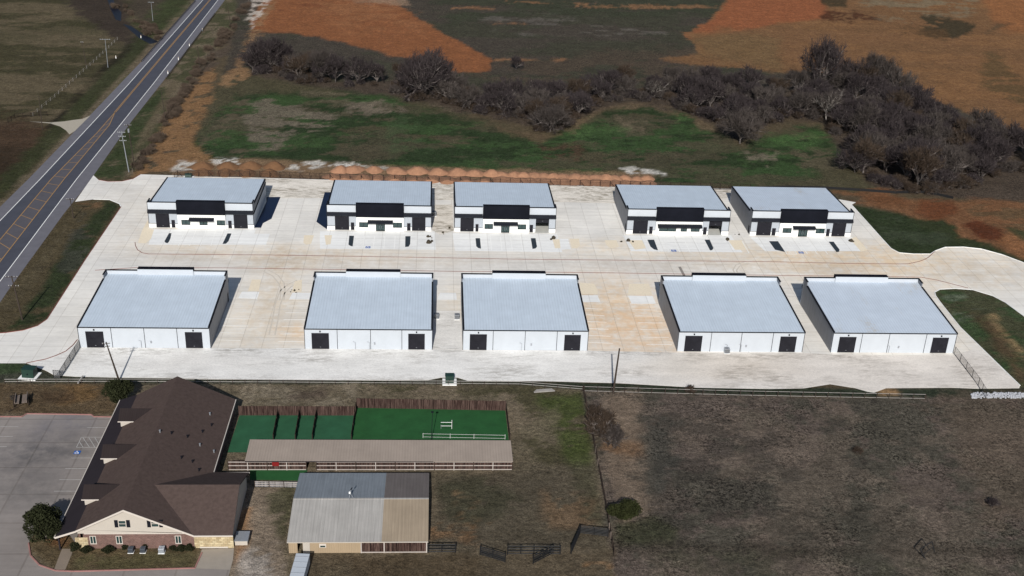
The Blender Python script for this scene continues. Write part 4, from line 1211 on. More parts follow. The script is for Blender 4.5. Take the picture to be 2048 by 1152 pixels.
# front gable
b = MB()
b.quad((-55.6, HY0, 2.98), (xr - .3, HY0, 2.98), (xr - .3, HY0, zr(xr - .3) - .25), (RX, HY0, RZ - .26), (-56.4, HY0, zl(-56.4) - .25), (-56.4, HY0, 2.98))
n = len(b.v); b.v += [(x, y + .2, z) for x, y, z in b.v]; b.f += [tuple(range(2 * n - 1, n - 1, -1))]
b.build('gable_wall', M['cream'], house)
b = MB()
for (xa, za, xb, zb) in ((RX, RZ, -56.5, zl(-56.5)), (RX, RZ, xr, zr(xr)), (-56.5, pz0 - .01, -59.8, pz1)):
    b.hexa([(xa, HY0 - e - .06, za - .30), (xb, HY0 - e - .06, zb - .30), (xb, HY0 - e - .004, zb - .30), (xa, HY0 - e - .004, za - .30), (xa, HY0 - e - .06, za + .03), (xb, HY0 - e - .06, zb + .03), (xb, HY0 - e - .004, zb + .03), (xa, HY0 - e - .004, za + .03)])
islands(b, 'rake_board', M['cream_trim'], house)
b = MB(); b.box(-55.4, HY0 - .04, 2.86, -38.2, HY0 - .004, 2.98); b.build('frieze_board', M['cream_trim'], house)
b = MB(); wall_holes(b, -55.6, -38.2, 0, 2.855, HY0, HY0 + .3, [(-54.6, -53.6, .9, 2.5), (-50.5, -49.5, .9, 2.5), (-41.2, -40.2, .9, 2.5)])
b.build('brick_wall', M['brick'], house)
b = MB(); b.box(-56.9, HY0 - .05, 0, -54.9, HY0 - .003, 2.2); b.build('stone_corner', M['stone'], house)
for xw in (-54.6, -50.5, -41.2):
    f = MB()
    for q in ((xw, .9, xw + .1, 2.5), (xw + .9, .9, xw + 1, 2.5), (xw + .1, .9, xw + .9, 1.0), (xw + .1, 2.4, xw + .9, 2.5), (xw + .45, 1.0, xw + .55, 2.4)):
        f.box(q[0], HY0 - .05, q[1], q[2], HY0 + .1, q[3])
    w_ = f.build('window', M['cream_trim'], house)
    g = MB(); g.box(xw + .02, HY0 + .06, .92, xw + .98, HY0 + .09, 2.48); g.build('pane', M['glass'], w_)
for xw in (-49.8, -44.7):
    f = MB()
    for q in ((xw, 4.25, xw + .08, 5.55), (xw + 1.12, 4.25, xw + 1.2, 5.55), (xw + .08, 4.25, xw + 1.12, 4.33), (xw + .08, 5.47, xw + 1.12, 5.55), (xw + .08, 4.86, xw + 1.12, 4.94)):
        f.box(q[0], HY0 - .07, q[1], q[2], HY0 - .004, q[3])
    w_ = f.build('gable_window', M['cream_trim'], house)
    g = MB(); g.box(xw + .08, HY0 - .03, 4.33, xw + 1.12, HY0 - .005, 5.47); g.build('pane', M['glass'], w_)
    for a, c_ in ((xw - .62, xw - .06), (xw + 1.26, xw + 1.82)):
        h = MB(); h.box(a, HY0 - .06, 4.2, c_, HY0 - .004, 5.6); h.build('shutter', M['black'], house)
b = MB(); b.box(xr - .6, HY0 + .3, 0, xr - .3, HY1, 2.8); b.build('east_wall', M['brick'], house)
b = MB(); b.box(-56.4, HY0 + .3, 0, -56.1, HY1, 3.0); b.build('west_wall', M['brick'], house)
b = MB(); b.quad((-56.1, HY1 - .2, 0), (xr - .6, HY1 - .2, 0), (xr - .6, HY1 - .2, zr(xr - .6) - .25), (RX, HY1 - .2, RZ - .26), (-56.1, HY1 - .2, zl(-56.1) - .25))
n = len(b.v); b.v += [(x, y + .2, z) for x, y, z in b.v]; b.f += [tuple(range(2 * n - 1, n - 1, -1))]
b.build('back_gable_wall', M['cream'], house)
for yy in (HY0 - .2, HY0 + 8, HY0 + 16, HY0 + 24, HY0 + 32, HY1):
    b = MB(); b.box(-59.5, yy - .12, 0, -59.26, yy + .12, 2.55); b.build('porch_post', M['shingle_porch'], house)
b = MB()
b.box(xr - .02, WY1 + .1, zr(xr) - .24, xr + .14, HY1 + e, zr(xr) - .02)
b.box(-38.0, WY1 + .003, we - .34, wx1 + .1, WY1 + .14, we - .12)
b.box(-38.2, WY0 - .14, we - .24, wx1 + .05, WY0 - .003, we - .02)
b.box(-59.95, HY0 - e, pz1 - .22, -59.81, HY1 + e, pz1)
islands(b, 'gutter', M['cream_trim'], house)
for k, yc_ in enumerate((185.4, 173.5, 161.6)):
    hw = 2.1
    zt = 6.6; ze = 5.05; xf = -57.2
    xt = RX - (RZ - zt) / .515; xe = RX - (RZ - ze) / .515
    d = MB()
    d.slab([(xf, yc_, zt), (xt, yc_, zt), (xe, yc_ - hw, ze), (xf, yc_ - hw, ze)], .14)
    d.slab([(xf, yc_, zt), (xf, yc_ + hw, ze), (xe, yc_ + hw, ze), (xt, yc_, zt)], .14)
    dm = d.build('dormer', M['dormer_roof'], house)
    c_ = MB()
    zb = zl(xf + .35)
    yk = yc_ - hw + .25
    c_.quad((xf + .35, yk, ze - .05), (xe + .2, yk, ze - .05), (xf + .35, yk, zb - .05))
    n = len(c_.v); c_.v += [(x, y + 2 * hw - .5, z) for x, y, z in c_.v]
    c_.f += [(5, 4, 3), (0, 2, 5, 3), (2, 1, 4, 5)]
    c_.build('cheek_wall', M['cream'], dm)
    f_ = MB(); f_.quad((xf + .3, yk, ze - .1), (xf + .3, yc_ + hw - .25, ze - .1), (xf + .3, yc_, zt - .2)); f_.build('dormer_gable', M['cream'], dm, fix=False)
    tr = MB(); tr.box(xf - .05, yc_ - hw - .05, ze - .14, xe - .1, yc_ - hw + .05, ze + .03); tr.build('dormer_fascia', M['cream_trim'], dm)
vents = [(320, 865), (343, 868), (375, 875), (420, 830), (423, 852), (405, 865), (400, 892), (363, 917), (385, 925), (428, 905), (398, 942)]
for k, (px, py) in enumerate(vents):
    # meet the right-hand slope
    lo, hi = 2.0, 9.0
    for _ in range(40):
        mz = (lo + hi) / 2; p = G(px, py, mz)
        if mz > zr(p[0]): hi = mz
        else: lo = mz
    p = G(px, py, lo)
    v = MB(); v.tube((p[0], p[1], lo - .2), (p[0], p[1], lo + .45), .11, n=8); v.tube((p[0], p[1], lo + .45), (p[0], p[1], lo + .52), .17, n=8)
    v.build('vent_pipe', M['steel'] if k % 3 == 0 else M['black'], house)
for px in (265, 289):
    c0 = G(px, 1098)
    condenser('air conditioner by the brick wall, %s' % ('grey, left one of the dark pair' if px == 265 else 'grey, right one of the dark pair'), 0, 0, .72, 'ac_dark', 0, (c0[0], 152.3), 'air conditioners behind the brick house hedge')
c0 = G(326, 1099)
condenser('white air conditioner unit by the brick wall', 0, 0, .8, 'white', 0, (c0[0], 152.2), 'air conditioners behind the brick house hedge')
ub = thing('storage_box', 'pale flat topped box standing on the tan drive beside the garage wing', 'storage box', (*G(485, 1082)[:2], .02), 0)
b = MB(); b.box(-1.0, -1.2, .06, 1.0, 1.2, .9); b.build('cabinet', M['cream'], ub)
b = MB(); b.box(-1.1, -1.3, .903, 1.1, 1.3, 1.0); b.build('lid', M['steel'], ub)

# ------------------------------------------------------------------ KENNEL RUNS
def board_mat(name, c1, c2, axis):
    t = NT(name)
    sc = (4.5, .3, .35) if axis == 'X' else (.3, 4.5, .35)
    f = t.noise(1.0, 5, .75, sc=sc)
    c = t.mix(t.ramp(f, .38, .62), c1, c2)
    f2 = t.ramp(t.noise(1.0, 2, .5, sc=(7, 7, .1)), .44, .52, .35, 1)
    c = t.scale(c, f2)
    return t.done(c, .9, .08)


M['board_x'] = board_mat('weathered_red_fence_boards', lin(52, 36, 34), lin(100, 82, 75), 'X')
M['board_y'] = board_mat('weathered_red_fence_boards_shaded', lin(40, 28, 26), lin(78, 66, 60), 'Y')  # darker copy of the red boards, shaded side put into the colour
M['board_grey'] = board_mat('grey_fence_boards', lin(78, 78, 84), lin(150, 150, 154), 'X')
M['rail_pale'] = simple('pale_timber_rail', lin(176, 168, 162), .85, .15, 1.2)
M['tan_roof'] = ribbed('taupe_metal_roof', lin(150, 138, 128), .5, 'X', .6, .08, .35, streak=.05, spec=.1)
M['wood_dark'] = simple('dark_weathered_wood', lin(58, 48, 42), .9, .25, 1.5)


def board_fence(label, a, b, h, mat, npost, rails=True, group=None, rail_mat='rail_pale', side=-1):
    a = Vector((*a[:2], 0)); b = Vector((*b[:2], 0)); d = b - a; L = d.length; ang = math.atan2(d.y, d.x)
    t = thing('board_fence', label, 'fence', (a.x, a.y, .03), ang, group)
    k = MB(); n = max(int(L / .16), 2); rs = random.Random(int(L * 100))
    for i in range(n):
        hh = h + rs.uniform(-.012, .012)
        k.box(L * i / n + .004, -.012, .03, L * (i + 1) / n - .004, .012, hh)
    k.build('board_panel', M[mat], t)
    for i in range(npost):
        x = L * i / max(npost - 1, 1)
        p = MB(); p.box(x - .06, side * .13 if side < 0 else .014, 0, x + .06, -.014 if side < 0 else .13, h + .08); p.build('post', M['wood_dark'], t)
    if rails:
        for z in (.35, h * .62, h * .93):
            r = MB(); r.box(0, (-.06 if side < 0 else .016), z - .05, L, (-.016 if side < 0 else .06), z + .05); r.build('rail', M[rail_mat], t)
    return t


kg = 'board fences of the kennel yards'
y1 = G(478, 831); y2 = G(711, 831.5)
board_fence('reddish board fence closing the smaller turf yards at the back', y1, y2, 2.1, 'board_x', 10, True, kg, 'wood_dark', 1)
board_fence('reddish board fence closing the large turf yard at the back', G(713.5, 816), G(1010.6, 821.5), 2.2, 'board_x', 12, True, kg, 'wood_dark', 1)
for k, ((xa, ya), (xb, yb)) in enumerate((((556, 831.3), (546, 883)), ((599, 831.4), (590, 883)), ((632.7, 831.4), (624, 883)), ((712, 817), (702, 883)))):
    board_fence(['dark dividing fence between turf yards, nearest the house', 'dark dividing fence, second from the house among the turf yards', 'dark dividing fence, third from the house among the turf yards', 'dark dividing fence between the small turf yards and the large one'][k], G(xa, ya), G(xb, yb), 1.5, 'board_y', 4, True, kg, 'wood_dark', 1)
board_fence('dark end fence at the right edge of the large turf yard', G(1011.5, 822), G(1019, 883), 1.7, 'board_y', 4, True, kg, 'wood_dark', 1)
board_fence('short grey board fence between the house and the tan barn', G(510, 974), G(597, 975.5), 1.2, 'board_grey', 4, True, kg, 'rail_pale', -1)
kn = thing('kennel_building', 'long low kennel with a taupe shed roof and reddish board front', 'kennel', (0, 0, 0))
b = MB(); b.hexa([(-33.3, 174.8, 2.16), (14.45, 174.6, 2.16), (14.35, 180.8, 2.62), (-33.3, 181.0, 2.62), (-33.3, 174.8, 2.28), (14.45, 174.6, 2.28), (14.35, 180.8, 2.74), (-33.3, 181.0, 2.74)])
b.build('roof', M['tan_roof'], kn)
b = MB(); b.box(-33.3, 174.66, 2.08, 14.45, 174.78, 2.25); b.build('gutter', M['shingle_porch'], kn)
xa_ = -36.4
front = [(-36.4, -22.6), (-20.8, 14.4)]
for xa, xb in front:
    k = MB(); n = int((xb - xa) / .16)
    for i in range(n):
        k.box(xa + (xb - xa) * i / n + .005, 175.25, .05, xa + (xb - xa) * (i + 1) / n - .005, 175.29, 2.0)
    k.build('front_boards', M['board_x'], kn)
    m_ = int((xb - xa) / 3.3)
    for i in range(m_ + 1):
        x = xa + (xb - xa) * i / m_
        p = MB(); p.box(x - .07, 175.08, 0, x + .07, 175.22, 2.05); p.build('post', M['rail_pale'] if i % 2 else M['wood_dark'], kn)
    for z in (.15, 1.0, 1.75):
        r = MB(); r.box(xa, 175.14, z - .06, xb, 175.243, z + .06); r.build('rail', M['rail_pale'], kn)
for x, m_ in ((-33.2, 0), (-22.7, 0), (-20.7, 0), (14.2, 0)):
    b = MB(); b.box(x - .06, 175.3, 0, x + .06, 180.9, 2.1); b.build('partition_wall', M['wood_dark'], kn)
b = MB(); b.box(-33.2, 180.72, 0, 14.2, 180.8, 2.5); b.build('back_wall', M['wood_dark'], kn)
b = MB(); b.box(-28.6, 175.04, 1.0, -27.4, 175.075, 2.05); b.build('red_sign_board', simple('red_painted_board', lin(120, 24, 24), .7, .1), kn)
rl = thing('rail_barrier', 'white pipe rail along the front of the large turf yard', 'rail', (0, 0, 0))
mb_ = MB()
a, b2 = G(846, 876), G(1010, 879)
r = MB(); r.tube((a[0], a[1], .95), (b2[0], b2[1], .95), .018); r.build('top_rail', M['paint_white'], rl)
r = MB(); r.tube((a[0], a[1], .25), (b2[0], b2[1], .25), .018); r.build('bottom_rail', M['paint_white'], rl)
for f_ in (0, .33, .62, 1):
    p = MB(); x = a[0] + (b2[0] - a[0]) * f_; yv = a[1] + (b2[1] - a[1]) * f_; p.tube((x, yv, 0), (x, yv, 1.1), .03); p.build('post', M['paint_white'], rl)
ag = thing('jump_frame', 'white pipe dog jump standing on the large turf yard', 'dog jump', (*G(893, 858)[:2], .04))
for x in (1.0,):
    p = MB(); p.tube((x, 0, 0), (x, 0, 2.0), .04); p.build('upright', M['paint_white'], ag)
p = MB(); p.tube((-1.05, 0, 0), (-1.05, 0, .95), .04); p.build('upright', M['steel'], ag)
for z in (.65, 1.45):
    p = MB(); p.tube((-1.1, 0, z), (1.0, 0, z), .04); p.build('bar', M['paint_white'], ag)
lp = thing('lamp_post', 'thin dark pole rising at the front of the large turf yard', 'post', (*G(863, 884)[:2], .03))
p = MB(); p.tube((0, 0, 0), (.12, 0, 6.6), .07, .05); p.build('pole', M['black'], lp)
p = MB(); p.box(-.12, -.3, 6.55, .36, .1, 6.68); p.build('lamp_head', M['black'], lp)

# ------------------------------------------------------------------ TAN BARN
barn = thing('barn', 'metal barn with half grey, half tan roof and a board filled right front', 'barn', (0, 0, 0))
BX0, BXM, BX1 = -23.0, -8.1, -.75
BY0, BYR, BY1 = 151.9, 161.3, 170.5
ZE, ZR = 2.5, 3.85
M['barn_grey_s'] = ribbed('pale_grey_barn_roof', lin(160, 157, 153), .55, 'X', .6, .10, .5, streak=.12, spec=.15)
M['barn_grey_n'] = ribbed('shaded_grey_barn_roof', lin(124, 130, 136), .55, 'X', .55, .10, .5, streak=.12, spec=.2)  # north slope of the grey half, its shade mixed into the colour
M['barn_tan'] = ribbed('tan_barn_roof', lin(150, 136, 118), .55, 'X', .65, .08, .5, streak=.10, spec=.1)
M['barn_tan_n'] = ribbed('shaded_tan_barn_roof', lin(106, 99, 96), .55, 'X', .65, .08, .5, streak=.10, spec=.1)  # north slope of the tan half, colour darkened to show shade
M['barn_wall'] = ribbed('beige_barn_siding', lin(160, 142, 118), .35, 'X', .7, .06, .4, streak=.06, spec=.1)
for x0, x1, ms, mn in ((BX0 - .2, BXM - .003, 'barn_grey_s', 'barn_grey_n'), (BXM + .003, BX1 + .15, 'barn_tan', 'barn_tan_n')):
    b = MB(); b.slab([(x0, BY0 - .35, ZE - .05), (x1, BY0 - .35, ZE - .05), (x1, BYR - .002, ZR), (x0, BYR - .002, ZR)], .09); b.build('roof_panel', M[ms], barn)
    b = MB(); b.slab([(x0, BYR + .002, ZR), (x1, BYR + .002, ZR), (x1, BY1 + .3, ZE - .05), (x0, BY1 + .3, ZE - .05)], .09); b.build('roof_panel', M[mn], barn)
b = MB(); wall_holes(b, BX0, -11.5, 0, ZE - .15, BY0, BY0 + .15, [(-21.6, -20.75, 0, 2.2)]); b.build('front_wall', M['barn_wall'], barn)
b = MB(); b.box(-20.7, BY0 - .12, .05, -19.6, BY0 - .02, 2.25); b.build('sliding_door', M['cream'], barn)
b = MB(); b.box(-21.8, BY0 - .16, 2.28, -18.6, BY0 - .02, 2.34); b.build('door_track', M['steel'], barn)
b = MB(); b.box(-18.1, BY0 - .06, 1.1, -17.0, BY0 - .003, 1.85); wv_ = b.build('window', M['cream_trim'], barn)
g = MB(); g.box(-17.95, BY0 - .08, 1.2, -17.15, BY0 - .062, 1.5); g.build('pane', M['glass'], wv_)
k = MB(); n = 66
for i in range(n): k.box(-11.45 + (10.7) * i / n + .006, BY0 + .05, .1, -11.45 + 10.7 * (i + 1) / n - .006, BY0 + .09, 2.25)
k.build('front_boards', M['board_x'], barn)
for x in (-11.4, -7.7, -.85):
    p = MB(); p.box(x - .09, BY0 - .1, 0, x + .09, BY0 + .045, 2.4); p.build('post', M['rail_pale'], barn)
r = MB(); r.box(-11.4, BY0 - .05, .02, -.8, BY0 + .045, .16); r.build('sill_rail', M['rail_pale'], barn)
for x in (BX0, BX1 - .12):
    b = MB(); b.quad((x, BY0 + .16, 0), (x, BY1, 0), (x, BY1, ZE - .1), (x, BYR, ZR - .1), (x, BY0 + .16, ZE - .1))
    b.v += [(q[0] + .12, q[1], q[2]) for q in b.v]; b.f += [(9, 8, 7, 6, 5), (0, 1, 6, 5), (1, 2, 7, 6), (4, 0, 5, 9)]
    b.build('end_wall', M['barn_wall'], barn)
b = MB(); b.box(BX0 + .12, BY1 - .12, 0, BX1 - .12, BY1, ZE - .1); b.build('back_wall', M['barn_wall'], barn)
b = MB(); b.box(BX0 - .2, BYR - .16, ZR - .03, BX1 + .15, BYR + .16, ZR + .04); b.build('ridge_cap', M['barn_grey_s'], barn)
b = MB(); b.box(BX0 - .2, BY0 - .46, ZE - .16, BX1 + .15, BY0 - .353, ZE - .02); b.build('gutter', M['cream'], barn)
an = thing('weather_station', 'small tripod weather mast standing on the barn roof ridge', 'weather mast', (*on_y(701, 997, BYR)[:2], ZR + .02))
for a_ in (0, 2.1, 4.2):
    p = MB(); p.tube((.55 * math.cos(a_), .55 * math.sin(a_), 0), (0, 0, 1.0), .035); p.build('leg', M['steel'], an)
p = MB(); p.tube((0, 0, .9), (.1, 0, 1.9), .04); p.build('mast', M['steel'], an)
p = MB(); p.box(-.25, -.12, 1.05, .02, .12, 1.35); p.build('sensor_box', M['paint_white'], an)
p = MB(); p.tube((.1, -.15, 1.9), (.3, .3, 2.0), .12, .08); p.build('vane', M['black'], an)
# trailer
tp = G(606, 1131)
tr = thing('box_trailer', 'white box trailer parked before the barn, cut off by the photo edge', 'trailer', (tp[0] - .1, 145.6, .02), math.radians(-4))
b = MB(); b.box(-1.05, -3.4, .55, 1.05, 3.0, 2.4); b.build('body', M['white'], tr)
b = MB(); b.box(-1.08, -3.43, 2.403, 1.08, 3.03, 2.48); b.build('roof', M['white'], tr)
for k in range(5):
    b = MB(); b.box(-1.08, -3.0 + k * 1.3, 2.483, 1.08, -2.93 + k * 1.3, 2.52); b.build('roof_bow', M['steel'], tr)
for sx in (-1.09, .92):
    for yy in (-.6, .3):
        b = MB(); b.tube((sx, yy, .36), (sx + .17, yy, .36), .36, n=14); b.build('wheel', M['black'], tr)
b = MB(); b.box(-.7, 3.06, 1.5, .7, 3.12, 2.3); b.build('front_window', M['glass'], tr)
b = MB(); b.tube((0, 3.0, .55), (0, 4.0, .5), .06); b.build('tow_bar', M['black'], tr)

# ------------------------------------------------------------------ UTILITY POLES
M['pole_wood'] = simple('dark_pole_wood', lin(62, 54, 48), .9, .25, 1.0)
M['pole_grey'] = simple('grey_pole_steel', lin(128, 132, 136), .6, .12, 1.0)
M['insulator'] = simple('pale_insulator', (.5, .5, .5), .4, .1, 2)


def pole(label, base, top, r=.16, arms=(), mat='pole_wood', can=False, group='utility poles', arm_rz=0.0):
    b = G(*base); t_ = on_y(top[0], top[1], b[1])
    root = thing('utility_pole', label, 'pole', (b[0], b[1], 0), 0, group)
    dx, h = t_[0] - b[0], t_[2]
    p = MB(); p.tube((0, 0, -.2), (dx, 0, h), r, r * .62, 10); p.build('shaft', M[mat], root)
    for (f, half) in arms:
        z = h * f; x = dx * f
        c_, s_ = math.cos(arm_rz), math.sin(arm_rz)
        a = MB(); a.tube((x - half * c_, -.2 - half * s_, z), (x + half * c_, -.2 + half * s_, z), .075, n=4); am = a.build('crossarm', M[mat], root)
        for u in (-.92, -.45, .45, .92):
            i_ = MB(); i_.tube((x + half * u * c_, -.2 + half * u * s_, z + .05), (x + half * u * c_, -.2 + half * u * s_, z + .28), .06, .05, 6); i_.build('insulator', M['insulator'], am)
    if can:
        a = MB(); a.tube((dx * .84 + .05, -.45, h * .80), (dx * .84 + .05, -.45, h * .89), .27, n=10); a.build('transformer_can', M['pole_grey'], root)
    return root


pole('tall wooden pole with two crossarms in the grass strip at the left edge', (45, 640), (23, 552), .19, ((.985, 1.3), (.78, 1.1)))
pole('short wooden pole with one crossarm in the grass strip beside the highway', (147, 437), (140, 397), .15, ((.97, 1.0),))
pole('grey pole with three crossarms beside the highway, next to a wooden pole', (258, 344), (242.5, 262), .17, ((.97, 1.1), (.87, 1.0), (.77, 1.0)), 'pole_grey')
pole('wooden pole with one crossarm and a transformer can right behind the grey pole', (268, 326), (255.5, 248), .17, ((.97, 1.0),), can=True)
pole('thin bare pole between highway and orange verge, second up from the grey pole', (331, 241), (322, 178), .14)
pole('thin bare pole beside the road bridge guard rail on the right of the highway', (400, 145), (395, 92), .15)
pole('thin bare pole on the verge near the top edge, right of the highway', (461, 49), (455, 12), .15)
pole('pale pole with a crossarm left of the highway near the top edge', (306, 42), (302, 3), .12, ((.96, 1.3),), 'pole_grey')
pole('pale pole with a wide crossarm in the field left of the highway', (216, 135), (210, 77), .12, ((.97, 1.9),), 'pole_grey')
pole('thin dark pole with no crossarm in the field left of the highway', (173, 133), (164, 83), .14, ((.97, .5),))
pole('thin pole standing by the brown field gate left of the highway', (85, 259), (77, 190), .13)
pole('wooden pole with a short crossarm behind the brick house, beside the dark cedar', (239, 763), (212, 684), .20, ((.97, .75), (.90, .5)), arm_rz=.25)
pole('tall bare wooden pole standing alone at the pipe fence of the pasture', (1226, 787), (1239, 697), .23)

# ------------------------------------------------------------------ FENCES
M['fence_brown'] = simple('rust_brown_steel', lin(38, 27, 24), .8, .2, 1.0)
M['fence_black'] = simple('black_steel_tube', (.012, .012, .013), .6, .2, 1.0)
M['pipe_pale'] = simple('pale_rusty_pipe', lin(150, 146, 142), .7, .25, .6)
M['post_old'] = simple('old_cedar_post', lin(120, 108, 100), .9, .3, 2)


def chain_mat(name, col, alpha):
    t = NT(name)
    w1 = t.n.new('ShaderNodeTexWave'); w1.bands_direction = 'DIAGONAL'; w1.inputs['Scale'].default_value = 1.6
    t.link(t.tc.outputs['Object'], w1.inputs['Vector'])
    a = t.ramp(w1.outputs['Fac'], .2, .8, alpha * .5, alpha * 1.5)
    t.link(a, t.b.inputs['Alpha'])
    return t.done(col, .7, .2)


M['chain'] = chain_mat('chain_link_mesh', lin(70, 56, 48), .16)
M['chain_grey'] = chain_mat('grey_chain_link_mesh', lin(90, 90, 92), .42)


def rail_fence(label, pts, h, step, mat, rails, post_r=.05, rail_r=.035, mesh=None, braces=0, name='fence', cat='fence', group=None, post_mat=None, jitter=0.0, z0=0.0, wires=False, max_posts=100):
    P = [Vector((*G(*p)[:2], 0)) for p in pts]
    o = P[0]
    root = thing(name, label, cat, (o.x, o.y, z0), 0, group)
    rs = random.Random(int(o.x * 10 + o.y))
    posts = []
    for a, b in zip(P[:-1], P[1:]):
        L = (b - a).length; n = max(1, round(L / step))
        for i in range(n): posts.append(a.lerp(b, i / n) - o)
    posts.append(P[-1] - o)
    for i, p in enumerate(posts[:max_posts]):
        k = MB(); jx, jy = rs.uniform(-jitter, jitter), rs.uniform(-jitter, jitter)
        k.tube((p.x, p.y, -.1), (p.x + jx, p.y + jy, h * (1 + rs.uniform(-.06, .06) * (jitter > 0))), post_r, n=5)
        pm = M[post_mat] if post_mat else M[mat]
        if jitter and rs.random() < .28: pm = M['post_old']
        k.build('post', pm, root)
        if braces and i % braces == 1:
            k = MB(); k.tube((p.x + .1, p.y, h * .75), (p.x + 1.3, p.y - .02, 0), post_r * .7, n=4); k.build('brace', M[mat], root)
    for z in rails:
        k = MB()
        for a, b in zip(P[:-1], P[1:]):
            k.tube((a.x - o.x, a.y - o.y, z), (b.x - o.x, b.y - o.y, z), rail_r, n=4, cap=False)
        k.build('wire' if wires else 'rail', M[mat], root)
    if mesh:
        for a, b in zip(P[:-1], P[1:]):
            d = (b - a).normalized(); nn = Vector((-d.y, d.x, 0)) * .008
            k = MB(); u = a - o; v = b - o
            k.hexa([(u.x - nn.x, u.y - nn.y, .04), (v.x - nn.x, v.y - nn.y, .04), (v.x + nn.x, v.y + nn.y, .04), (u.x + nn.x, u.y + nn.y, .04),
                    (u.x - nn.x, u.y - nn.y, h - .05), (v.x - nn.x, v.y - nn.y, h - .05), (v.x + nn.x, v.y + nn.y, h - .05), (u.x + nn.x, u.y + nn.y, h - .05)])
            k.build('mesh_panel', M[mesh], root)
    return root


rail_fence('long rust brown chain link fence behind the far row of warehouses', [(349, 359), (356, 353.5), (520, 355), (700, 361), (900, 365), (1100, 371), (1300, 376), (1500, 381)], 2.0, 3.1, 'fence_brown', (1.95, .12), .085, .05, 'chain', 3)
rail_fence('grey chain link fence panel running from a near row corner to the green transformer', [(160.5, 695), (121, 757.5), (108, 757)], 1.9, 3.6, 'fence_black', (1.86, .1), .055, .04, 'chain_grey', z0=.09)
rail_fence('black chain link fence running from the last near row warehouse to the white riprap', [(1908, 709), (1956, 772), (1971, 797)], 1.9, 3.4, 'fence_black', (1.86, .1), .055, .04, 'chain', z0=.09)
rail_fence('pale two rail pipe fence between the gravel yard and the house lot', [(10, 767.5), (240, 767), (540, 768), (800, 770), (1040, 772), (1165, 782)], 1.05, 2.5, 'pipe_pale', (1.02, .5), .07, .06, post_mat='wood_dark')
rail_fence('pale pipe fence along the top of the rough pasture', [(1168, 782.5), (1330, 787), (1480, 791), (1680, 795), (1850, 798)], 1.15, 2.6, 'pipe_pale', (1.1, .12), .09, .05, post_mat='wood_dark')
rail_fence('old wire fence with crooked posts between house lot and rough pasture', [(1166, 783), (1180, 850), (1191, 905), (1206, 985), (1219, 1060), (1228, 1113)], 1.45, 2.1, 'wood_dark', (.35, .7, 1.0, 1.3), .09, .03, 'chain', jitter=.14, wires=True)
rail_fence('barbed wire fence with pale posts along the field left of the highway', [(66, 232), (110, 195), (160, 150), (200, 114), (235, 80)], 1.3, 4.5, 'pipe_pale', (.5, 1.1), .07, .02, wires=True)
rail_fence('brown corral fence by the field gate left of the highway', [(16, 247), (30, 236), (62, 234), (95, 232)], 1.6, 2.4, 'fence_brown', (.4, .8, 1.2, 1.5), .07, .05)
rail_fence('wire fence along the brush line right of the highway', [(265, 345), (300, 302), (335, 240), (385, 155), (430, 95), (500, 2)], 1.4, 5.0, 'wood_dark', (.5, 1.2), .07, .02, wires=True, jitter=.08)


def silt(label, pts, h):
    P = [Vector((*G(*p)[:2], 0)) for p in pts]; o = P[0]
    root = thing('silt_fence', label, 'silt fence', (o.x, o.y, 0), 0)
    k = MB()
    for a, b in zip(P[:-1], P[1:]):
        d = (b - a).normalized(); nn = Vector((-d.y, d.x, 0)) * .02; u = a - o; v = b - o
        k.hexa([(u.x - nn.x, u.y - nn.y, 0), (v.x - nn.x, v.y - nn.y, 0), (v.x + nn.x, v.y + nn.y, 0), (u.x + nn.x, u.y + nn.y, 0),
                (u.x - nn.x, u.y - nn.y, h), (v.x - nn.x, v.y - nn.y, h), (v.x + nn.x, v.y + nn.y, h), (u.x + nn.x, u.y + nn.y, h)])
    k.build('fabric', M['fence_black'], root)
    for a, b in zip(P[:-1], P[1:]):
        n = max(1, int((b - a).length / 5))
        for i in range(n):
            p = a.lerp(b, i / n) - o; q = MB(); q.box(p.x - .04, p.y - .08, 0, p.x + .04, p.y - .03, h + .2); q.build('stake', M['wood_dark'], root)


silt('low black silt fence winding across the red earth below the wood', [(1500, 379), (1570, 376), (1655, 378), (1720, 382), (1790, 387), (1840, 385.5), (1872, 390), (1906, 398)], .8)


def guardrail(label, a, b):
    A, B = Vector((*G(*a)[:2], 0)), Vector((*G(*b)[:2], 0)); d = B - A; L = d.length; ang = math.atan2(d.y, d.x)
    root = thing('guard_rail', label, 'guard rail', (A.x, A.y, .02), ang, 'guard rails on the highway bridge')
    k = MB()
    for z0, z1, y in ((.48, .60, -.06), (.60, .70, 0), (.70, .82, -.06)): k.box(0, y - .04, z0, L, y + .02, z1)
    k.build('rail_beam', M['steel_dark'], root)
    n = min(int(L / 2.2), 60)
    for i in range(n + 1):
        p = MB(); x = L * i / n; p.box(x - .09, .025, 0, x + .09, .22, .78); p.build('post', M['wood_dark'], root)


M['steel_dark'] = simple('weathered_guard_rail_steel', lin(92, 92, 94), .6, .15, 1, .3)
guardrail('guard rail on the left side of the highway bridge', (284, 124), (391, 3))
guardrail('guard rail on the right side of the highway bridge', (333, 158), (430, 29))
for k, (px, py, lab) in enumerate(((405, 62, 'nearest the top edge'), (379, 93, 'in the middle of the right guard rail'), (357, 120, 'below the middle of the right guard rail'), (336, 148, 'at the lower end of the right guard rail'), (232, 117, 'left of the highway near the dark drain'), (282, 76, 'beside the creek left of the highway'))):
    p = G(px, py)
    dl = thing('marker_post', 'small white marker post %s' % lab, 'marker post', (p[0], p[1], 0), 0, 'white marker posts by the highway')
    q = MB(); q.box(-.12, -.04, 0, .12, .04, 1.2); q.build('post', M['paint_white'], dl)
    q = MB(); q.box(-.10, -.07, .9, .10, -.043, 1.15); q.build('reflector', M['paint_yellow'], dl)


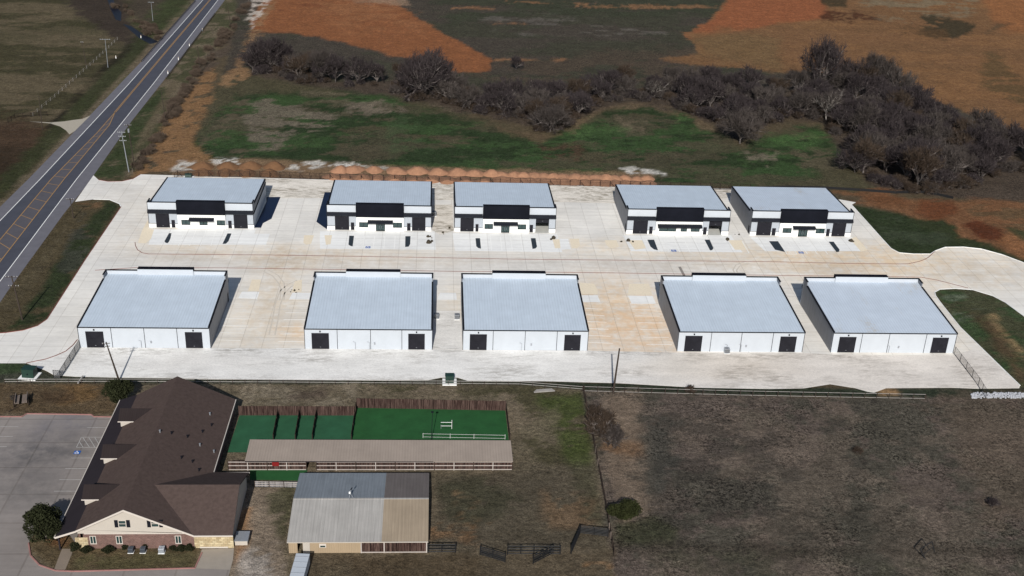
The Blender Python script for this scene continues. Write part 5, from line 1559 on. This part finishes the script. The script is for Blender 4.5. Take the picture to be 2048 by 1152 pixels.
def panel(label, a, b, h, z=.15, nr=5, mat='fence_black', group='steel livestock panels', name='livestock_panel'):
    A, B = Vector((*G(*a)[:2], 0)), Vector((*G(*b)[:2], 0)); d = B - A; L = d.length; ang = math.atan2(d.y, d.x)
    root = thing(name, label, 'livestock panel', (A.x, A.y, 0), ang, group)
    for i in range(nr):
        zz = z + (h - z) * i / (nr - 1)
        k = MB(); k.tube((0, 0, zz), (L, 0, zz), .075, n=5); k.build('rail', M[mat], root)
    n = max(2, round(L / 2.0))
    for i in range(n + 1):
        k = MB(); x = L * i / n; k.tube((x, 0, 0 if i in (0, n) else z), (x, 0, h + (.15 if i in (0, n) else 0)), .10, n=5); k.build('upright', M[mat], root)
    return root


panel('grey black steel panel against the right corner of the barn', (856, 1105), (911, 1105), 1.6, .2, 4)
panel('slanting black steel panel swung open between two others', (960, 1110), (1010, 1125), 1.7, .2, 6)
panel('long straight black steel panel right of the slanting one', (1015, 1109), (1120, 1109), 1.7, .2, 4)
panel('black steel gate swung forward from the long straight panel', (1066, 1128), (1106, 1108), 1.6, .2, 5)
panel('black steel panel forming the left side of the small pen', (1142, 1108), (1160, 1067), 1.6, .2, 6)
panel('black steel panel forming the back of the small pen', (1160, 1067), (1216, 1074), 1.6, .2, 6)
fr = thing('steel_frame', 'black square steel frame lying tilted alone in the rough pasture', 'frame', (*G(1853, 1116)[:2], 0), 0)
A = [on_y(1840, 1098, G(1853, 1118)[1] + .6), on_y(1864, 1083, G(1853, 1118)[1] + 1.2), on_y(1869, 1104, G(1853, 1118)[1] + .4), on_y(1852, 1120, G(1853, 1118)[1])]
o_ = G(1853, 1116)
for (u, v) in ((0, 1), (1, 2), (3, 0)):
    k = MB(); k.tube(tuple(np.array(A[u]) - [o_[0], o_[1], 0]), tuple(np.array(A[v]) - [o_[0], o_[1], 0]), .09); k.build('bar', M['fence_black'], fr)
k = MB(); mu = (np.array(A[0]) + A[3]) / 2 - [o_[0], o_[1], 0]; mv = (np.array(A[1]) + A[2]) / 2 - [o_[0], o_[1], 0]; k.tube(tuple(mu), tuple(mv), .06); k.build('bar', M['fence_black'], fr)

# old wagon in the left lawn
wp = G(44, 806)
wg_ = thing('old_wagon', 'derelict grey timber wagon standing on the brown lawn at the left edge', 'wagon', (wp[0], wp[1], 0), .25)
for k in range(9):
    b = MB(); b.box(-1.0 + k * .23, -1.6, .85, -.8 + k * .23, 1.6, .95)
    if k not in (3, 4): b.build('bed_board', M['post_old'], wg_)
for x in (-1.05, 1.05):
    b = MB(); b.box(x - .05, -1.7, .95, x + .05, 1.7, 1.45); b.build('side_board', M['post_old'], wg_)
    for yv in (-1.1, 1.1):
        w_ = MB()
        for i in range(16):
            a0, a1 = 2 * math.pi * i / 16, 2 * math.pi * (i + 1) / 16
            w_.tube((x * 1.25, yv + .6 * math.cos(a0), .62 + .6 * math.sin(a0)), (x * 1.25, yv + .6 * math.cos(a1), .62 + .6 * math.sin(a1)), .06, n=4)
            if i % 2 == 0: w_.tube((x * 1.25, yv, .62), (x * 1.25, yv + .6 * math.cos(a0), .62 + .6 * math.sin(a0)), .03, n=4)
        w_.build('wheel', M['wood_dark'], wg_)
b = MB(); b.tube((0, -1.6, .7), (-2.2, -3.2, .25), .07); b.build('drawbar', M['wood_dark'], wg_)
for lab, a, b_ in (('grey plank pile lying in the grass before the pipe fence', (1068, 786), (1110, 783)), ('pale timber beam leaning across the pipe fence on the left', (158, 772), (168, 757))):
    A, B = G(*a), G(*b_)
    t_ = thing('timber', lab, 'timber', (A[0], A[1], .02), math.atan2(B[1] - A[1], B[0] - A[0]))
    L = math.dist(A[:2], B[:2])
    for k in range(3 if 'pile' in lab else 1):
        q = MB(); q.box(k * .3, k * .35, .02 + (0 if 'pile' in lab else .5), L - k * .2, k * .35 + .28, .2 + (0 if 'pile' in lab else .5)); q.build('plank', M['pipe_pale'], t_)

# ------------------------------------------------------------------ SOIL HEAPS
M['soil_red'] = simple('salmon_red_soil', lin(158, 118, 92), .95, .2, 1.2, bump=.9)
M['soil_brown'] = simple('brown_soil', lin(112, 82, 58), .95, .2, 1.2, bump=.9)


def mound_mesh(rx, ry, h, seed, mat):
    rs = np.random.RandomState(seed); n, mm = 18, 9
    b = MB(); b.v.append((0, 0, h))
    ph = rs.rand(5) * 6.28
    for j in range(1, mm + 1):
        r = j / mm
        for i in range(n):
            a = 2 * math.pi * i / n
            rr = r * (1 + .10 * math.sin(2 * a + ph[0]) + .08 * math.sin(3 * a + ph[1]) + .05 * math.sin(7 * a + ph[2]))
            z = h * (1 - r ** 1.7) ** 1.25 * (1 + .18 * math.sin(4 * a + ph[3] + r * 5) * r) + rs.uniform(-.05, .05) * h * (r < 1)
            b.v.append((rx * rr * math.cos(a), ry * rr * math.sin(a), max(z, 0) if j < mm else -.05))
    for i in range(n): b.f.append((0, 1 + i, 1 + (i + 1) % n))
    for j in range(mm - 1):
        for i in range(n):
            p = 1 + j * n; b.f.append((p + i, p + n + i, p + n + (i + 1) % n, p + (i + 1) % n))
    me = b.mesh('soil_heap', mat)
    for f in me.polygons: f.use_smooth = True
    return me


def heap(px, py, w, h, mat, lab, group, seed):
    p = G(px, py); s_ = math.dist(G(px - w / 2, py)[:2], G(px + w / 2, py)[:2]) / 2
    o = bpy.data.objects.new('soil_heap', mound_mesh(s_ * 1.08, s_ * 1.02, h, seed, M[mat])); COL.objects.link(o)
    o.location = (p[0], p[1], 0); o.rotation_euler = (0, 0, seed * 1.3)
    tag(o, lab, 'soil heap', group)


hj = random.Random(9)
J = lambda a: hj.uniform(-a, a)
for k, (px, py) in enumerate(((405, 335), (456, 335), (501, 334), (549, 334))): heap(px, py, 44, 1.75, 'soil_brown', 'brown soil heap at the left, back row of the two short rows', 'brown heaps, back row', 3 + k)
for k, (px, py) in enumerate(((405.5, 347), (452, 347), (493, 348), (539, 348))): heap(px, py, 42, 1.45, 'soil_brown', 'brown soil heap at the left, front row just behind the chain link fence', 'brown heaps, front row', 13 + k)
for k, (px, py) in enumerate(((681, 342), (709, 340), (748, 341), (792, 343), (836, 345), (875, 346), (917, 347), (950, 349), (986, 349))): heap(px + J(3), py + J(1), 42 + J(6), 1.45 + J(.3), 'soil_red', 'reddish soil heap in the back row, standing apart in the middle stretch', 'reddish heaps, middle back row', 23 + k)
for k, px in enumerate((664, 694, 724, 757, 792, 828, 864, 900, 934, 968)): heap(px + J(4), 356 + k * .8 + J(1), 42 + J(6), 1.1 + J(.25), 'soil_red', 'reddish soil heap in the front row behind the fence, middle stretch', 'reddish heaps, middle front row', 43 + k)
for k in range(15): heap(1006 + k * 20.5 + J(3), 352 + k * .55 + J(1), 37 + J(5), 1.2 + J(.2), 'soil_red', 'small salmon soil heap in the closely packed back row on the right', 'salmon heaps, right back row', 63 + k)
for k in range(15): heap(1001 + k * 21 + J(3), 361 + k * .6 + J(1), 38 + J(5), 1.0 + J(.2), 'soil_red', 'small salmon soil heap in the closely packed front row on the right', 'salmon heaps, right front row', 83 + k)
rp = MB(); rs_ = random.Random(5)
for k in range(520):
    px = rs_.uniform(1942, 2120); py = rs_.uniform(786, 797); p = G(px, py); s_ = rs_.uniform(.14, .30)
    bm = bmesh.new(); bmesh.ops.create_icosphere(bm, subdivisions=1, radius=s_)
    n0 = len(rp.v)
    for v in bm.verts: rp.v.append((p[0] + v.co.x * rs_.uniform(.7, 1.2), p[1] + v.co.y * rs_.uniform(.7, 1.2), .1 + v.co.z * .8))
    for f in bm.faces: rp.f.append(tuple(n0 + v.index for v in f.verts))
    bm.free()
ro = rp.build('riprap', simple('white_riprap_stone', (.38, .39, .42), .9, .2, 1), fix=False)
ro['kind'] = 'stuff'
tag(ro, 'band of white broken stone in the ditch at the right edge', 'riprap')

# ------------------------------------------------------------------ TREES AND SHRUBS
M['bark'] = simple('grey_bark', lin(108, 101, 98), .95, .25, 1.5, .05)
M['bark_pale'] = simple('pale_sycamore_bark', lin(140, 134, 128), .9, .2, 1.0, .05)
M['twig'] = simple('purple_brown_twigs', lin(60, 54, 55), .95, .35, .25, .03)
M['twig_grey'] = simple('grey_brown_twigs', lin(72, 66, 63), .95, .35, .25, .03)
M['twig_dry'] = simple('dry_brush_twigs', lin(92, 80, 70), .95, .35, .4, .03)
M['twig_brown'] = simple('brown_twigs', lin(68, 58, 50), .95, .35, .25, .03)


def tri_tube(V, F, a, b, r0, r1):
    d = b - a; L = math.sqrt(d[0] ** 2 + d[1] ** 2 + d[2] ** 2) + 1e-9
    d = d / L
    u = np.array([-d[1], d[0], 0.0]) if abs(d[2]) < .9 else np.array([1.0, 0, 0])
    u = u - d * (u @ d); u /= np.linalg.norm(u) + 1e-9
    v = np.cross(d, u); n = len(V)
    for c, r in ((a, r0), (b, r1)):
        for q in range(3):
            t = q * 2.0944
            V.append(c + (u * math.cos(t) + v * math.sin(t)) * r)
    F += [(n, n + 1, n + 4, n + 3), (n + 1, n + 2, n + 5, n + 4), (n + 2, n, n + 3, n + 5)]


def bare_tree(seed, H, W, trunk_h, limbs=6, kids=(5, 5, 4, 3), lift=.28, fine=1.0):
    rs = np.random.RandomState(seed)
    T = ([], []); K = ([], [])
    Lim = [H * .36, W * .30, W * .21, W * .135, W * .085]
    Rad = [H * .020, H * .010, .060 * fine, .045 * fine, .030 * fine]

    def grow(p, d, lev, ln, r):
        seg = 2 if lev < 3 else 1
        pts = [p]; dd = d.copy()
        for k in range(seg):
            dd = dd + rs.normal(0, .16, 3) + np.array([0, 0, lift * .3]); dd /= np.linalg.norm(dd)
            pts.append(pts[-1] + dd * ln / seg)
        V, F = T if lev <= 2 else K
        for k in range(seg):
            f0, f1 = 1 - .45 * k / seg, 1 - .45 * (k + 1) / seg
            tri_tube(V, F, pts[k], pts[k + 1], r * f0, r * f1)
        if lev >= 4: return
        n = kids[min(lev, 3)]
        for c in range(n):
            f = .35 + .65 * (c + rs.rand() * .7) / n
            f = min(f, 1.0); q = f * seg; i = min(int(q), seg - 1); pp = pts[i] + (pts[i + 1] - pts[i]) * (q - i)
            sp = .85 if lev < 3 else 1.05
            nd = dd + rs.normal(0, sp * .62, 3) + np.array([0, 0, lift * .4]); nd /= np.linalg.norm(nd) + 1e-9
            grow(pp, nd, lev + 1, Lim[min(lev + 1, 4)] * rs.uniform(.7, 1.25), max(Rad[min(lev + 1, 4)] * rs.uniform(.8, 1.2), .012))

    base = np.array([0, 0, -.2])
    top = np.array([rs.normal(0, .03) * H, rs.normal(0, .03) * H, trunk_h])
    if trunk_h > .5: tri_tube(T[0], T[1], base, top, H * .024, H * .018)
    for l in range(limbs):
        a = 2 * math.pi * (l + rs.rand() * .8) / limbs
        out = rs.uniform(.35, 1.15)
        d = np.array([math.cos(a) * out, math.sin(a) * out, rs.uniform(.55, 1.1)]); d /= np.linalg.norm(d)
        st_ = top * rs.uniform(.75, 1.0) if trunk_h > .5 else np.array([math.cos(a) * .4, math.sin(a) * .4, -.1])
        grow(st_, d, 0, Lim[0] * rs.uniform(.75, 1.15), Rad[0] * rs.uniform(.7, 1.1))
    return T, K


def raw_mesh(name, VF, mat):
    me = bpy.data.meshes.new(name)
    me.from_pydata([tuple(v) for v in VF[0]], [], VF[1]); me.materials.append(mat); me.update()
    return me


def tree_proto(kind, seed, H, W, trunk_h, bark, twig, **kw):
    T, K = bare_tree(seed, H, W, trunk_h, **kw)
    return (raw_mesh('trunk', T, M[bark]), raw_mesh('crown', K, M[twig]))


def put_tree(proto, x, y, s, rz, label, cat, group=None, name='bare_tree', sz=None):
    r = thing(name, label, cat, (x, y, 0), rz, group)
    r.scale = (s, s, s if sz is None else sz)
    for me in proto:
        o = bpy.data.objects.new(me.name.split('.')[0], me); COL.objects.link(o); o.parent = r
    return r


P_T = [tree_proto('t', 201 + k, 9.0, 9.0, 1.5, 'bark', ('twig', 'twig_grey', 'twig', 'twig_brown')[k % 4], limbs=6, kids=(5, 6, 5, 3), fine=1.1, lift=.36) for k in range(7)]
P_R = [tree_proto('r', 451 + k, 2.4, 6.0, 0.0, 'twig_dry', 'twig_dry', limbs=10, kids=(4, 5, 4, 2), fine=.8) for k in range(3)]
P_BIG = [tree_proto('b', 301 + k, 12.0, 13.0, 2.0, 'bark', ('twig', 'twig_grey')[k], limbs=8, kids=(5, 6, 5, 4), fine=1.2, lift=.34) for k in range(2)]
P_PALE = [tree_proto('p', 321, 11.0, 10.0, 2.8, 'bark_pale', 'twig_grey', limbs=6, kids=(5, 5, 4, 3), fine=1.0)]
P_S = [tree_proto('s', 401 + k, 4.0, 5.5, 0.0, 'bark', ('twig_brown', 'twig', 'twig_grey')[k % 3], limbs=9, kids=(5, 5, 4, 3), fine=1.0) for k in range(4)]


def lerp_poly(P, x):
    for (a, b) in zip(P[:-1], P[1:]):
        if a[0] <= x <= b[0]: return a[1] + (b[1] - a[1]) * (x - a[0]) / (b[0] - a[0] + 1e-9)
    return P[-1][1] if x > P[-1][0] else P[0][1]


FRONT = [(500, 146), (560, 150), (600, 165), (640, 170), (700, 180), (740, 178), (790, 187), (830, 200), (880, 208), (930, 215), (985, 236), (1040, 242), (1080, 262), (1130, 256), (1160, 230), (1200, 205), (1260, 200),
         (1320, 203), (1370, 222), (1420, 240), (1465, 262), (1530, 250), (1570, 235), (1600, 238), (1650, 236), (1680, 290), (1700, 330), (1740, 360), (1790, 378), (1850, 388), (1900, 380), (1960, 368), (2010, 345), (2110, 345)]
BACK = [(500, 130), (560, 128), (640, 142), (700, 160), (740, 166), (790, 160), (850, 152), (900, 172), (940, 195), (1040, 198), (1100, 188), (1200, 180), (1300, 172), (1400, 172), (1500, 178), (1600, 182), (1640, 170), (1700, 170),
        (1760, 172), (1800, 195), (1850, 232), (1920, 248), (2000, 280), (2110, 320)]
rt = random.Random(21)
placed = []
cand = []
y_ = 118.0
while y_ < 392:
    x_ = 500 + rt.uniform(0, 20)
    while x_ < 2110:
        cand.append((x_ + rt.uniform(-9, 9), y_ + rt.uniform(-4, 4)))
        x_ += 37 + (y_ - 120) * .07
    y_ += 11.5 + (y_ - 120) * .028
zones = [(930, 'bare dark twiggy tree in the leafless thicket left of the round bright green clearing', 'bare trees of the left thicket'), (1420, 'bare purple brown tree in the leafless belt behind the green clearing', 'bare trees of the middle belt'),
         (1670, 'bare purple grey tree in the belt between the lone oak and the pale sycamore', 'bare trees near the pale sycamore'), (9999, 'bare dark tree in the deep leafless wood at the right edge', 'bare trees of the right wood')]
skip_c = [(1478, 284, 40, 24), (1100, 262, 30, 16), (850, 196, 34, 18), (1652, 238, 26, 14), (940, 170, 25, 10)]
nt = 0
for (px, py) in cand:
    f, bk = lerp_poly(FRONT, px), lerp_poly(BACK, px)
    if py > f or py < bk: continue
    if any(abs(px - a) < w and abs(py - b) < h for a, b, w, h in skip_c): continue
    if 750 < px < 790 and py > 170: continue
    p = G(px, py)
    z = next(q for q in zones if px < q[0])
    s_ = rt.uniform(.78, 1.2) * (1.22 if px > 1690 else 1.02 if px > 1200 else 1.12 if px < 760 else .98)
    if rt.random() < .16: s_ *= .65
    put_tree(P_T[rt.randrange(len(P_T))], p[0], p[1], s_, rt.uniform(0, 6.28), z[1], 'tree', z[2], sz=s_ * rt.uniform(.85, 1.15))
    nt += 1
SPECIAL = [(1480, 287, 'b', 1, 1.05, .95, 'big spreading bare oak standing forward in the bright green clearing'), (1100, 264, 'b', 1, .95, .85, 'rounded grey bare tree standing forward of the belt, left of the round green clearing'),
           (848, 196, 'b', 0, 1.3, 1.5, 'tallest bare tree of the left thicket, broad crown against the orange field'), (1640, 190, 'b', 0, 1.1, 1.95, 'tallest bare tree rising above the wood against the tan field'),
           (1755, 186, 'b', 1, 1.0, 1.35, 'bare round crowned tree right of the tallest tree, against the tan field'), (1652, 240, 'p', 0, 1.1, 1.15, 'pale barked sycamore with white limbs at the edge of the green clearing'),
           (905, 205, 'p', 0, .6, .6, 'small bare tree with pale limbs low in the left thicket'), (540, 142, 'b', 0, 1.0, 1.15, 'first broad bare tree of the left thicket, near the orange strip'), (640, 160, 'b', 1, .95, 1.05, 'broad bare tree behind the left end of the meadow'),
           (1032, 140, 't', 2, .6, .65, 'small bare tree standing alone in the dark field before the belt'), (1310, 196, 'p', 0, .75, .75, 'pale stemmed bare tree in the belt above the round green clearing'),
           (1945, 345, 'b', 0, .9, .85, 'broad dark bare tree at the edge of the right wood near the red earth'), (1710, 345, 'b', 0, .8, .7, 'low wide bare tree at the left edge of the right wood')]
for px, py, kd, ix, s_, sz, lab in SPECIAL:
    p = G(px, py); pr_o = {'b': P_BIG, 'p': P_PALE, 't': P_T}[kd][ix]
    put_tree(pr_o, p[0], p[1], s_, px * .37, lab, 'tree', 'single bare trees', sz=sz)
# undergrowth along the wood's edge and the road
ns = 0
for i in range(190):
    px = rt.uniform(505, 2080)
    f = lerp_poly(FRONT, px); py = f + rt.uniform(-14, 2)
    if any(abs(px - a) < 18 and abs(py - b) < 8 for a, b, w, h in skip_c[:1]): continue
    p = G(px, py); s_ = rt.uniform(.45, .95)
    put_tree(P_S[rt.randrange(4)], p[0], p[1], s_, rt.uniform(0, 6.28), 'low brown leafless bush in the undergrowth along the front edge of the wood', 'bush', 'bushes at the wood edge', 'bare_bush')
ROADB = [(268, 342), (285, 322), (300, 300), (318, 272), (340, 235), (352, 214), (358, 205), (370, 180), (385, 155), (400, 140), (418, 112), (436, 88), (452, 68), (468, 48), (482, 28), (495, 8)]
for i in range(85):
    t_ = rt.uniform(0, len(ROADB) - 1.001); k = int(t_); fr_ = t_ - k
    px = ROADB[k][0] + (ROADB[k + 1][0] - ROADB[k][0]) * fr_ + rt.uniform(-8, 8); py = ROADB[k][1] + (ROADB[k + 1][1] - ROADB[k][1]) * fr_ + rt.uniform(-4, 4)
    p = G(px, py); s_ = rt.uniform(.35, .8)
    put_tree(P_R[rt.randrange(3)], p[0], p[1], s_, rt.uniform(0, 6.28), 'low dry bush in the brush line right of the highway', 'bush', 'bushes along the highway', 'bare_bush', sz=s_ * .8)
for i in range(30):
    k = rt.random(); px = 235 + k * 90 + rt.uniform(-14, 14); py = 12 + k * 66 + rt.uniform(-6, 6)
    p = G(px, py); s_ = rt.uniform(.3, .6)
    put_tree(P_R[rt.randrange(3)], p[0], p[1], s_, rt.uniform(0, 6.28), 'low brown bush beside the creek left of the highway', 'bush', 'bushes by the creek', 'bare_bush')
for px, py, s_, lab in ((1204, 868, 1.15, 'dark bare bush beside the crooked wire fence, upper one'), (1226, 884, .85, 'small dark bare bush right of the crooked wire fence'), (1192, 842, .8, 'small olive bush touching the wire fence'), (1985, 1010, .35, 'low dark bush alone in the rough pasture at the right'), (1715, 905, .3, 'small dark weed clump in the middle of the rough pasture'),
                        (1380, 785, .4, 'dry bush at the pipe fence above the rough pasture'), (30, 800, .3, 'dead brush beside the derelict wagon')):
    p = G(px, py); put_tree(P_S[int(px) % 4], p[0], p[1], s_, px, lab, 'bush', None, 'bare_bush')


def leafy(seed, rx, rz, n, leaf, mat, lumps=14):
    rs = np.random.RandomState(seed); V, F = [], []
    cs = []
    for k in range(lumps):
        d = rs.normal(0, 1, 3); d /= np.linalg.norm(d); d[2] = abs(d[2]) * 1.1 - .25
        cs.append((d * np.array([rx, rx, rz]) * rs.uniform(.45, .72), rs.uniform(.28, .45)))
    for i in range(n):
        c, r = cs[rs.randint(lumps)]
        d = rs.normal(0, 1, 3); d /= np.linalg.norm(d)
        p = c + d * np.array([rx, rx, rz]) * r * rs.uniform(.75, 1.08) + np.array([0, 0, rz * .92])
        if p[2] < .05: p[2] = rs.uniform(.05, .4)
        u = rs.normal(0, 1, 3); u /= np.linalg.norm(u); w = np.cross(u, rs.normal(0, 1, 3)); w /= np.linalg.norm(w) + 1e-9
        s_ = leaf * rs.uniform(.6, 1.3); k = len(V)
        V += [p - u * s_, p + w * s_ * .5, p + u * s_, p - w * s_ * .5]; F.append((k, k + 1, k + 2, k + 3))
    me = raw_mesh('foliage', (V, F), mat)
    T = ([], []); tri_tube(T[0], T[1], np.array([0, 0, -.1]), np.array([0, 0, rz * 1.1]), rx * .08, rx * .04)
    for k in range(6):
        tri_tube(T[0], T[1], np.array([0, 0, rz * .4]), cs[k][0] + np.array([0, 0, rz * .9]), rx * .035, rx * .015)
    return (raw_mesh('trunk', T, M['bark']), me)


M['cedar'] = simple('dark_cedar_foliage', lin(44, 47, 31), .9, .35, 1.2, .05)
M['hedge'] = simple('dark_hedge_foliage', lin(42, 44, 30), .9, .3, 2, .05)
M['olive'] = simple('olive_juniper_foliage', lin(46, 49, 29), .9, .35, 1.2, .05)
p = G(88, 1082); put_tree(leafy(1, 3.7, 3.2, 9000, .20, M['cedar'], 22), p[0], p[1] + .6, 1, 0, 'large dark round cedar tree at the front left corner of the brick house', 'tree', None, 'cedar_tree')
p = G(240, 802); put_tree(leafy(2, 3.5, 2.5, 7000, .20, M['cedar'], 20), p[0], p[1], 1, 0, 'dark cedar tree behind the brick house, by the pipe fence', 'tree', None, 'cedar_tree')
p = G(1245, 1038); put_tree(leafy(3, 3.0, 2.0, 6000, .18, M['olive'], 18), p[0], p[1], 1, 0, 'dark olive juniper right of the crooked wire fence', 'tree', None, 'juniper_tree')
HB = leafy(5, .9, .62, 1500, .11, M['hedge'], 12)
for px, py, s_, lab in ((152, 1100, 1.15, 'round dark shrub at the left end of the brick wall, by the path'), (173, 1106, 1.05, 'round dark shrub, second from the path before the brick wall'), (217, 1106, 1.1, 'round dark shrub below the second brick wall window'), (250, 1098, .7, 'small dark shrub left of the pair of grey air conditioners'),
                        (290, 1097, .75, 'small dark shrub right of the pair of grey air conditioners'), (345, 1100, .7, 'small dark shrub right of the white air conditioner'), (362, 1103, 1.0, 'dark shrub near the garage wing, left of the last one'), (377, 1102, 1.0, 'last dark shrub before the stone garage wall')):
    p = G(px, py); put_tree(HB, p[0], p[1], s_, px, lab, 'shrub', 'clipped shrubs before the brick house', 'clipped_shrub')
print('trees', nt)
